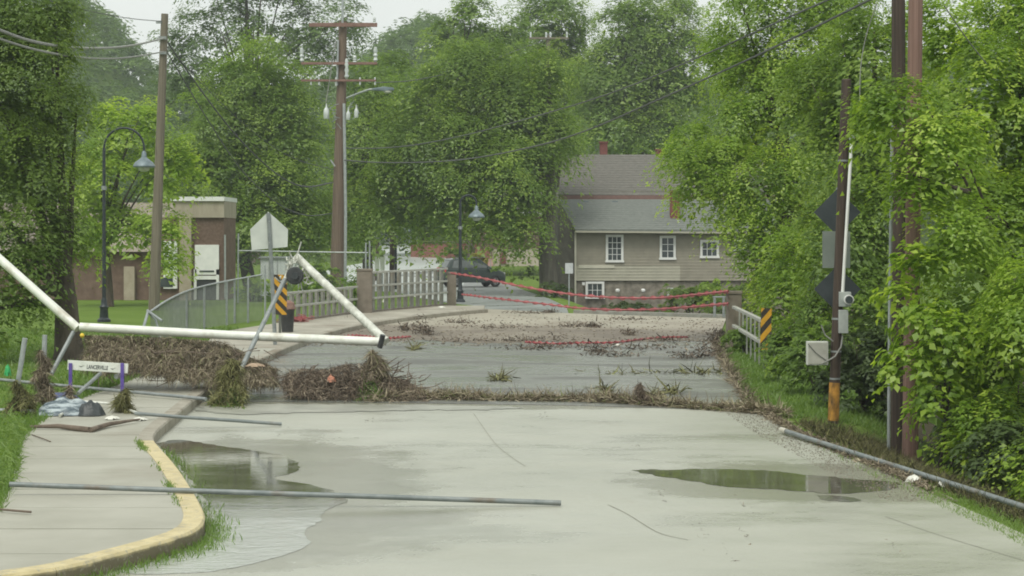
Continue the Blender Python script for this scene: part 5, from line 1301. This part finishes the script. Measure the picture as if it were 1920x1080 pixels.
wing = bpart('wall', -160, 330, 470, 575, .3, 6, 'brick', 'lower left wing wall')
m = MB(); m.prism([(bx(-170), YB - .1, bz(472)), (bx(334), YB - .1, bz(472)), (bx(334), YB + 3, bz(378)), (bx(-170), YB + 3, bz(378))], (0, .3, 0)); m.build('roof', surf('wing_roof', (.22, .19, .155), (.30, .265, .22), 2, .9), bd, label='sloping tan roof of the left wing')
bpart('pilaster', 232, 252, 500, 575, .0, .29, 'pilaster')
bpart('wall', 290, 330, 408, 575, .02, .29, 'brick')
# doorways
dw = bpart('doorway', 366, 411, 459, 515, -.10, -.014, 'white_trim', 'white overhead door hood'); bpart('door_leg', 364, 369, 505, 562, -.10, -.014, 'white_trim'); bpart('door_leg', 406, 411, 505, 562, -.10, -.014, 'white_trim')
bpart('door_bar', 369, 406, 517, 524, -.08, -.014, 'white_trim'); bpart('door_slot', 375, 402, 507, 510, -.12, -.101, 'glass_dark'); bpart('door_opening', 369, 406, 524, 562, -.03, -.014, 'dark_plastic')
bpart('window_frame', 307, 333, 452, 541, -.12, .0, 'white_trim'); bpart('window_pane', 298, 325, 520, 538, -.14, -.121, 'glass_dark'); pass
bpart('downpipe', 421, 424, 440, 560, -.12, -.04, 'galv')
# small low building at far left
o = thing('outbuilding', 'pale low building glimpsed beneath the left tree', 'building', gz(20, 95)); m = MB(); q = P(20, 545, 95); m.box((q.x - 2, 97, .6), (5, 3, 1.2)); m.build('wall', M['tan_wall'], o)
m = MB(); m.box((q.x - 2, 97, 1.25), (5.3, 3.3, .12)); m.build('roof', M['roof_high'], o)

# ------------------------------------------------------------------ house at right
YHs = 103; s2 = F / YHs
def hx(px, Y=YHs): return (px - 960) / F * Y
def hz(py, Y=YHs): return HZ - (py - HY) / F * Y
ho = thing('house', 'olive-grey clapboard house with stepped shingle roofs behind the bridge', 'house', (hx(1220), YHs, -1.1))
X0, X1 = hx(1080), hx(1470)
m = MB(); m.box(((X0 + X1) / 2, YHs + 3, (hz(527) + hz(433)) / 2), (X1 - X0, 5.9, hz(433) - hz(527))); m.build('wall', M['siding'], ho)
m = MB(); m.box(((X0 + X1) / 2, YHs + 3, (hz(527) - 1.6) / 2 - .01), (X1 - X0 - .02, 5.8, hz(527) + 1.6)); m.build('foundation', M['stone'], ho)
# clapboards, each a board
nb_ = 0; z = hz(526)
bd_me = {}
while z < hz(437):
    lo, hi = z, z + .145
    x1 = X1
    py_mid = HY + (HZ - (z + .07)) * s2
    light = py_mid > 496
    segs_ = [(X0, hx(1275), 'siding_light'), (hx(1275) + .003, X1, 'siding')] if light else [(X0, X1, 'siding')]
    for (xa, xb, mt) in segs_:
        m = MB(); m.add([(xa, YHs - .03, lo), (xb, YHs - .03, lo), (xb, YHs - .004, hi), (xa, YHs - .004, hi), (xa, YHs, lo), (xb, YHs, lo)], [(0, 1, 2, 3), (0, 4, 5, 1)])
        m.build('clapboard', M[mt], ho)
    z += .15; nb_ += 1
m = MB(); m.box(((hx(1085) + hx(1152)) / 2, YHs - .04, hz(500)), (hx(1152) - hx(1085), .02, .16)); m.build('patch_board', M['siding_cream'], ho)
m = MB(); m.box((X0 - .03, YHs - .03, (hz(433) - 1.0) / 2 + .1), (.09, .09, hz(433) + 1.0)); m.build('downspout', M['siding_cream'], ho)
# gable side wall (left)
GX = hx(1080)
m = MB(); m.add([(GX - .01, YHs, -1.2), (GX - .01, YHs + 6, -1.2), (GX - .6, YHs + 6, 5.6), (GX - .01, YHs, 3.2)], [(0, 1, 2, 3)])
m2 = MB(); m2.prism([(hx(1046), YHs + .3, -1.0), (GX - .02, YHs + .3, -1.0), (GX - .02, YHs + .3, hz(433)), (hx(1048), YHs + .3, hz(376))], (0, 5, 0)); m2.build('gable_wall', M['gable'], ho)
# lower roof
Yr = YHs + 4.0
def roof(x0b, x1b, yb, Yb, x0t, x1t, yt, Yt, mat, name='roof', label=None, th=.12):
    a = Vector(P(x0b, yb, Yb)); b = Vector(P(x1b, yb + 3, Yb)); c = Vector(P(x1t, yt, Yt)); d = Vector(P(x0t, yt, Yt))
    m = MB(); m.prism([a, b, c, d], (0, 0, th)); o = m.build(name, M[mat], ho, label=label)
    # shingle courses
    rows = int((c - b).length / .32); 
    for i in range(rows):
        t0, t1 = i / rows, (i + 1) / rows
        p0, p1 = a.lerp(d, t0), b.lerp(c, t0); q0, q1 = a.lerp(d, t1), b.lerp(c, t1)
        m = MB(); up_ = Vector((0, 0, th + .014)); up0 = Vector((0, 0, th + .002))
        m.add([p0 + up_, p1 + up_, q1 + up0, q0 + up0, p0 + up0, p1 + up0], [(0, 1, 2, 3), (0, 4, 5, 1)]); m.build('shingle_course', M[mat], ho)
    return o
roof(1078, 1480, 434, YHs - .45, 1047, 1480, 378, Yr + .2, 'roof_low')
m = MB(); a, b = P(1078, 436, YHs - .47), P(1480, 439, YHs - .47); m.prism([a, b, b + Vector((0, 0, .09)), a + Vector((0, 0, .09))], (0, -.1, 0)); m.build('gutter', M['siding_light'], ho)
m = MB(); a, b = P(1050, 377, Yr + .3), P(1480, 377, Yr + .3); m.prism([a, b, b + Vector((0, 0, .3)), a + Vector((0, 0, .3))], (0, .1, 0)); m.build('flashing_band', M['roof_red'], ho)
roof(1046, 1440, 369, Yr + .4, 1056, 1440, 294, Yr + 5.5, 'roof_high', label='upper brown-grey shingle roof')
m = MB(); m.box((hx(1250, Yr + 3), Yr + 3.3, 3.2), (9.5, 5, 4.2)); m.build('upper_wall', M['gable'], ho)
def chim(x0, x1, y0, y1, Y, label=None):
    m = MB(); a, b = P(x0, y1, Y), P(x1, y0, Y); m.box(((a.x + b.x) / 2, Y + .25, (a.z + b.z) / 2), (b.x - a.x, .5, b.z - a.z)); o = m.build('chimney', M['chimney'], ho, label=label)
    m = MB(); m.box(((a.x + b.x) / 2, Y + .25, b.z + .04), (b.x - a.x + .08, .58, .08)); m.build('chimney_cap', M['chimney'], o)
chim(1257, 1275, 360, 420, YHs + 1.2, 'red brick chimney through the lower roof'); chim(1125, 1139, 268, 305, Yr + 5.6); chim(1230, 1242, 282, 300, Yr + 5.6)
m = MB(); m.tube([P(1272, 424, YHs + .6), P(1272, 413, YHs + .6)], .06, 8); m.build('vent_pipe', M['white_trim'], ho)
for (x, y, Y) in ((1098, 380, Yr - .1), (1153, 380, Yr - .1), (1076, 303, Yr + 4.9), (1132, 303, Yr + 4.9), (1175, 303, Yr + 4.9)):
    q = P(x, y, Y); m = MB(); m.box((q.x, q.y, q.z), (.28, .3, .16)); m.build('roof_vent', M['lamp_shade'], ho)
def window(px0, px1, py0, py1, cols, rows, label=None, fr=.105, mat='white_trim'):
    a, b = P(px0, py1, YHs - .05), P(px1, py0, YHs - .05); cx, cz = (a.x + b.x) / 2, (a.z + b.z) / 2; w, h = b.x - a.x, b.z - a.z; y = YHs - .06
    m = MB(); f_ = fr
    m.box((a.x + f_ / 2, y, cz), (f_, .06, h)); m.box((b.x - f_ / 2, y, cz), (f_, .06, h)); m.box((cx, y - .002, b.z - f_ / 2), (w, .064, f_)); m.box((cx, y - .002, a.z + f_ / 2), (w + .06, .08, f_))
    fo = m.build('window_frame', M[mat], ho, label=label)
    iw, ih = w - 2 * f_, h - 2 * f_; 
    for i in range(cols):
        for j in range(rows):
            m = MB(); m.box((a.x + f_ + iw * (i + .5) / cols, y + .01, a.z + f_ + ih * (j + .5) / rows), (iw / cols - .035, .012, ih / rows - .035)); m.build('pane', M['glass_dark'], fo)
    m = MB(); m.box((cx, y + .022, cz), (iw, .01, ih)); m.build('sash', M['white_trim'], fo)
window(1136, 1169, 440, 492, 3, 4); window(1237, 1267, 442, 487, 2, 3); window(1313, 1348, 450, 484, 3, 2); window(1376, 1400, 450, 470, 2, 2); window(1098, 1133, 528, 560, 3, 2, 'low basement window')
for x in (1158, 1206):
    q = P(x, 545, YHs - .2); m = MB(); m.lathe(q, [(.04, -.1), (.1, -.06), (.12, .02), (.07, .1)], 10); m.build('wall_lamp', M['white_trim'], ho, smooth=True)
m = MB(); q = P(1094, 532, YHs - .1); m.box(q, (.14, .1, .14)); m.build('wall_lamp', M['white_trim'], ho)
m = MB(); q = P(1257, 548, YHs - .2); m.box(q, (.3, .2, .45)); m.build('utility_box', M['box_white'], ho)
# dark heap under the wall
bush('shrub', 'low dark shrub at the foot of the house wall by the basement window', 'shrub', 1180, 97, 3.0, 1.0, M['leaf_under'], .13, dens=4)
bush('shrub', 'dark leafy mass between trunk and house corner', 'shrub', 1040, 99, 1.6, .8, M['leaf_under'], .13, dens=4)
ac = thing('hedge_block', 'square clipped grey-green block left of the big trunk', 'hedge', gz(990, 110)); q = P(992, 515, 110)
lob = [((q.x, 110, q.z), (.55, .5, .45))]; cs, os_, rs = lobes_to_clumps(lob, 14, .12); V, Q, T = clump_leaves(cs, os_, rs, 20, .08, .1, .8, .4, .1); np_mesh('foliage', V, Q, M['leaf_under'], T, ac)

# white vehicles glimpsed right of house
def white_van(px, py, Y, label):
    c = P(px, py, Y); o = thing('parked_car', label, 'car', (c.x, c.y, c.z - .7))
    prof_ = [(-2, .35), (-2, .95), (-1.75, 1.1), (-1.1, 1.7), (.9, 1.7), (1.4, 1.1), (2, .95), (2.05, .35)]
    m = MB(); m.prism([(c.x + u, c.y, c.z - .7 + w) for u, w in prof_], (0, 1.7, 0)); m.build('body', M['white_trim'], o, bevel=.05, smooth=True)
    m = MB(); m.prism([(c.x + u, c.y - .006, c.z - .7 + w) for u, w in [(-1.45, 1.15), (-1.0, 1.6), (.8, 1.6), (1.15, 1.15)]], (0, .004, 0)); m.build('side_window', M['car_glass'], o)
    for u in (-1.3, 1.3): m = MB(); m.lathe((c.x + u, c.y - .02, c.z - .7 + .33), [(.02, -.01), (.33, -.01), (.33, .2), (.02, .2)], 16, 'Y'); m.build('tyre', M['tyre'], o, smooth=True)
white_van(1420, 492, 112, 'white car half hidden by leaves right of the house')

# ------------------------------------------------------------------ distant buildings by the hill road
o = thing('garden_wall', 'low dark red wall above the climbing pale road', 'wall', gz(860, 168))
a, b = P(770, 472, 168), P(1010, 478, 164); m = MB()
m.prism([Vector((a.x, 168, H(a.x, 168) - .2)), Vector((b.x, 164, H(b.x, 164) - .2)), Vector((b.x, 164, P(0, 455, 164).z)), Vector((a.x, 168, P(0, 457, 168).z))], (0, .3, 0)); m.build('wall', M['brick_far'], o)
m = MB(); m.box(((a.x + b.x) / 2, 166.1, P(0, 454, 166).z + .05), (b.x - a.x, .5, .1), math.atan2(-4, b.x - a.x)); m.build('coping', M['pillar'], o)
o = thing('garage', 'pale tan garage seen beyond the car under the drooping branches', 'garage', gz(970, 150))
c = P(965, 480, 150); m = MB(); m.box((c.x, 152, c.z - .2), (4.2, 4, 2.0)); m.build('wall', M['tan_wall'], o)
m = MB(); m.box((c.x, 152, c.z + .87), (4.5, 4.4, .14)); m.build('roof', M['roof_high'], o)
m = MB(); q = P(911, 475, 149.8); m.box((q.x, 149.9, q.z - .1), (.85, .2, 1.9)); m.build('door', M['brick_far'], o)
m = MB(); q = P(943, 484, 149.9); m.box((q.x, 149.95, q.z), (.45, .1, .8)); m.build('door', M['chimney'], o)
o = thing('brown_house', 'dark brown house mostly hidden left of the big trunk', 'house', gz(960, 135))
m = MB(); a, b = P(900, 470, 135), P(1040, 395, 135); m.box(((a.x + b.x) / 2, 138, (a.z + b.z) / 2 + .1), (b.x - a.x, 5, b.z - a.z)); m.build('wall', surf('brown_wall', (.10, .06, .05), (.16, .105, .085), 3, .9), o)
m = MB(); m.prism([(a.x - .3, 135.2, b.z), (b.x + .3, 135.2, b.z), (b.x + .3, 138, b.z + 1.4), (a.x - .3, 138, b.z + 1.4)], (0, .2, .1)); m.build('roof', M['roof_high'], o)
m = MB(); q = P(1000, 400, 134.9); m.box((q.x, 134.9, q.z), (1.6, .1, .2)); m.build('fascia', M['white_trim'], o)

# ------------------------------------------------------------------ dark SUV
def build_car():
    o = thing('parked_car', 'dark green-black hatchback SUV parked beyond the bridge railing', 'car', (0, 0, 0))
    W = .86
    def side(prof_, w): return [(u, -w, z) for u, z in prof_], [(u, w, z) for u, z in prof_]
    low = [(-2.02, .34), (-2.08, .62), (-2.02, 1.0), (-1.85, 1.06), (1.0, 1.04), (1.55, .97), (1.9, .82), (2.02, .6), (2.0, .3), (1.72, .26), (-1.8, .26)]
    m = MB(); n = len(low)
    rings = [(-W, .0), (-W + .05, .03), (W - .05, .03), (W, .0)]
    vs = []
    for (yy, g) in ((-W, -.05), (-W * .93, 0), (W * .93, 0), (W, -.05)):
        for (u, z) in low: vs.append((u * (1 + g * .5), yy, z + (g * .6 if z > .7 else 0)))
    fs = []
    for k in range(3):
        for i in range(n): fs.append((k * n + i, k * n + (i + 1) % n, (k + 1) * n + (i + 1) % n, (k + 1) * n + i))
    fs += [tuple(range(n)), tuple(3 * n + i for i in range(n))]; m.add(vs, fs); m.build('body', M['car_paint'], o, smooth=True, bevel=.03, local=True)
    cab = [(-1.92, 1.03), (-1.62, 1.55), (-1.35, 1.64), (.05, 1.66), (.32, 1.6), (1.12, 1.03)]
    m = MB(); nn = len(cab); vs = []
    for sy in (-1, 1):
        for (u, z) in cab: w = W * (.98 if z < 1.2 else .76); vs.append((u, sy * w, z))
    fs = [tuple(range(nn)), tuple(nn + i for i in range(nn))] + [(i, (i + 1) % nn, nn + (i + 1) % nn, nn + i) for i in range(nn)]
    m.add(vs, fs); m.build('cabin', M['car_paint'], o, smooth=True, bevel=.03, local=True)
    def wpt(u, z, sy, e=.012): t = (z - 1.03) / (1.55 - 1.03); return (u, sy * (W * (.98 + (.76 - .98) * min(1, t)) + e), z)
    for sy in (-1, 1):
        for quad in ([(-1.62, 1.1), (-1.42, 1.5), (-1.0, 1.54), (-.98, 1.1)], [(-.92, 1.1), (-.94, 1.54), (-.2, 1.56), (-.12, 1.1)], [(-.05, 1.1), (-.12, 1.56), (.2, 1.53), (.85, 1.1)]):
            m = MB(); m.add([wpt(u, z, sy) for u, z in quad], [(0, 1, 2, 3)]); m.build('side_window', M['car_glass'], o, local=True)
        m = MB(); m.box((.78, sy * (W + .08), 1.1), (.14, .16, .12)); m.build('mirror', M['car_paint'], o, bevel=.02, local=True)
        m = MB(); m.box((-1.98, sy * .72, .98), (.16, .2, .26)); m.build('tail_light', M['tail'], o, bevel=.02, local=True)
        m = MB(); m.box((1.9, sy * .66, .76), (.16, .32, .12)); m.build('headlight', M['box_white'], o, bevel=.02, local=True)
        for u in (-1.28, 1.3):
            m = MB(); m.lathe((u, sy * .8, .33), [(.2, -.1), (.31, -.1), (.34, -.06), (.34, .06), (.31, .1), (.2, .1)], 20, 'Y'); ty_ = m.build('tyre', M['tyre'], o, smooth=True, local=True)
            m = MB(); m.lathe((u, sy * .89, .33), [(.03, -.015), (.2, -.01), (.2, .01), (.05, .015)], 14, 'Y'); m.build('rim', M['rim'], ty_, smooth=True, local=True)
            m = MB()
            for k in range(5):
                a = k * 2 * math.pi / 5; m.box((u + math.cos(a) * .1, sy * .908, .33 + math.sin(a) * .1), (.16, .012, .035), 0, 0, -a)
            m.build('spokes', M['tyre'], ty_, local=True)
    m = MB(); m.add([(-1.90, -.62, 1.12), (-1.90, .62, 1.12), (-1.68, .56, 1.5), (-1.68, -.56, 1.5)], [(0, 1, 2, 3)]); m.build('rear_window', M['car_glass'], o, local=True)
    for v in m.v: pass
    m = MB(); m.add([(1.09, -.66, 1.08), (1.09, .66, 1.08), (.40, .58, 1.57), (.40, -.58, 1.57)], [(0, 1, 2, 3)]); m.build('windscreen', M['car_glass'], o, local=True)
    m = MB(); m.box((-2.06, 0, .5), (.1, 1.5, .22)); m.build('rear_bumper', M['dark_plastic'], o, bevel=.02, local=True)
    m = MB(); m.box((-.1, -.70, 1.69), (1.7, .03, .03)); m.box((-.1, .70, 1.69), (1.7, .03, .03)); m.build('roof_rails', M['galv_dull'], o, local=True)
    m = MB(); m.box((-2.085, 0, .82), (.02, .45, .13)); m.build('number_plate', M['white_trim'], o, local=True)
    return o
car = build_car()
cp_ = P(884, 0, 117); car.location = (cp_.x, 117, .02); car.rotation_euler = (0, 0, R(22)); car.scale = (.90, .9, 1.0)

# ------------------------------------------------------------------ overhead wires
def wire(label, pts, r, mat='cable', name='overhead_wire', cat='wire', grp='overhead wires'):
    o = MB().tube(smooth_path([Vector(p) for p in pts], 3), r, 6).build(name, M[mat], smooth=True); return tag(o, label, cat, grp)
def wp(px, pts): return [P(x, y, Y) for x, y, Y in pts]
wire('upper thick bundled cable from the left edge to the weathered grey pole', wp(0, [(-200, -30, 36), (0, 58, 40), (70, 82, 43), (160, 92, 52), (240, 88, 65), (307, 72, 77.6)]), .034, 'cable_light')
wire('lower bundled cable from the left edge to the weathered grey pole', wp(0, [(-200, 0, 36), (0, 74, 40), (80, 98, 43), (170, 111, 53), (240, 109, 65), (307, 97, 77.6)]), .026, 'cable_light')
wire('thin wire crossing the sky gap left of the grey pole', wp(0, [(90, 0, 70), (160, 20, 72), (240, 35, 75), (304, 40, 77.8)]), .014)
wire('thick sagging cable from the grey pole down to the crossarm pole', wp(0, [(310, 73, 78), (380, 175, 80), (450, 265, 82), (520, 330, 85), (570, 354, 86.5), (624, 342, 87.6)]), .032)
wire('lowest slack cable reaching the crossarm pole near the school sign', wp(0, [(312, 96, 78), (380, 210, 80), (450, 320, 82), (520, 385, 84), (575, 407, 86), (622, 400, 87.6)]), .022)
wire('middle thin cable from the grey pole to the crossarm pole', wp(0, [(312, 86, 78), (390, 170, 80), (470, 245, 83), (545, 298, 86), (624, 318, 87.6)]), .014)
wire('long sagging cable from the crossarm pole across to the top right', wp(0, [(640, 300, 88), (720, 306, 84), (850, 303, 78), (960, 285, 72), (1080, 255, 66), (1250, 180, 57), (1420, 105, 48), (1640, -5, 38)]), .026)
wire('second long cable above the sagging one, toward the top right', wp(0, [(645, 278, 88), (740, 278, 84), (850, 260, 78), (1000, 220, 71), (1150, 175, 63), (1300, 112, 55), (1450, 45, 47), (1570, -8, 42)]), .022)
wire('upper wire from the crossarm pole toward the distant pole', wp(0, [(704, 155, 88), (780, 152, 96), (880, 128, 110), (960, 98, 125), (1028, 72, 139)]), .02)
wire('thin hanging wire above the cut meter pole', wp(0, [(1645, 5, 33), (1625, 60, 33.2), (1613, 120, 33.3), (1612, 190, 33.3)]), .008, 'cable_light')
wire('thin stay wire crossing the leaves right of the reddish pole', wp(0, [(1770, 10, 30), (1810, 70, 30), (1850, 120, 30)]), .008)

# ------------------------------------------------------------------ thin air haze
m = MB(); m.box((0, 240, 24), (760, 700, 62)); hz_o = m.build('haze', None)
hz_o['kind'] = 'stuff'; hz_o['label'] = 'pale damp haze filling the air'; hz_o['category'] = 'haze'
hm = bpy.data.materials.new('haze'); hm.use_nodes = True; hnt = hm.node_tree; hnt.nodes.clear()
pv = hnt.nodes.new('ShaderNodeVolumePrincipled'); pv.inputs['Color'].default_value = (.86, .92, .95, 1); pv.inputs['Density'].default_value = .0006; pv.inputs['Anisotropy'].default_value = .2
ho_ = hnt.nodes.new('ShaderNodeOutputMaterial'); hnt.links.new(pv.outputs[0], ho_.inputs['Volume'])
hz_o.data.materials.append(hm)

print('LEAVES', {k[:30]: v for k, v in COUNT.items()}); print('TOTAL polys', sum(len(o.data.polygons) for o in bpy.data.objects if o.type == 'MESH'))
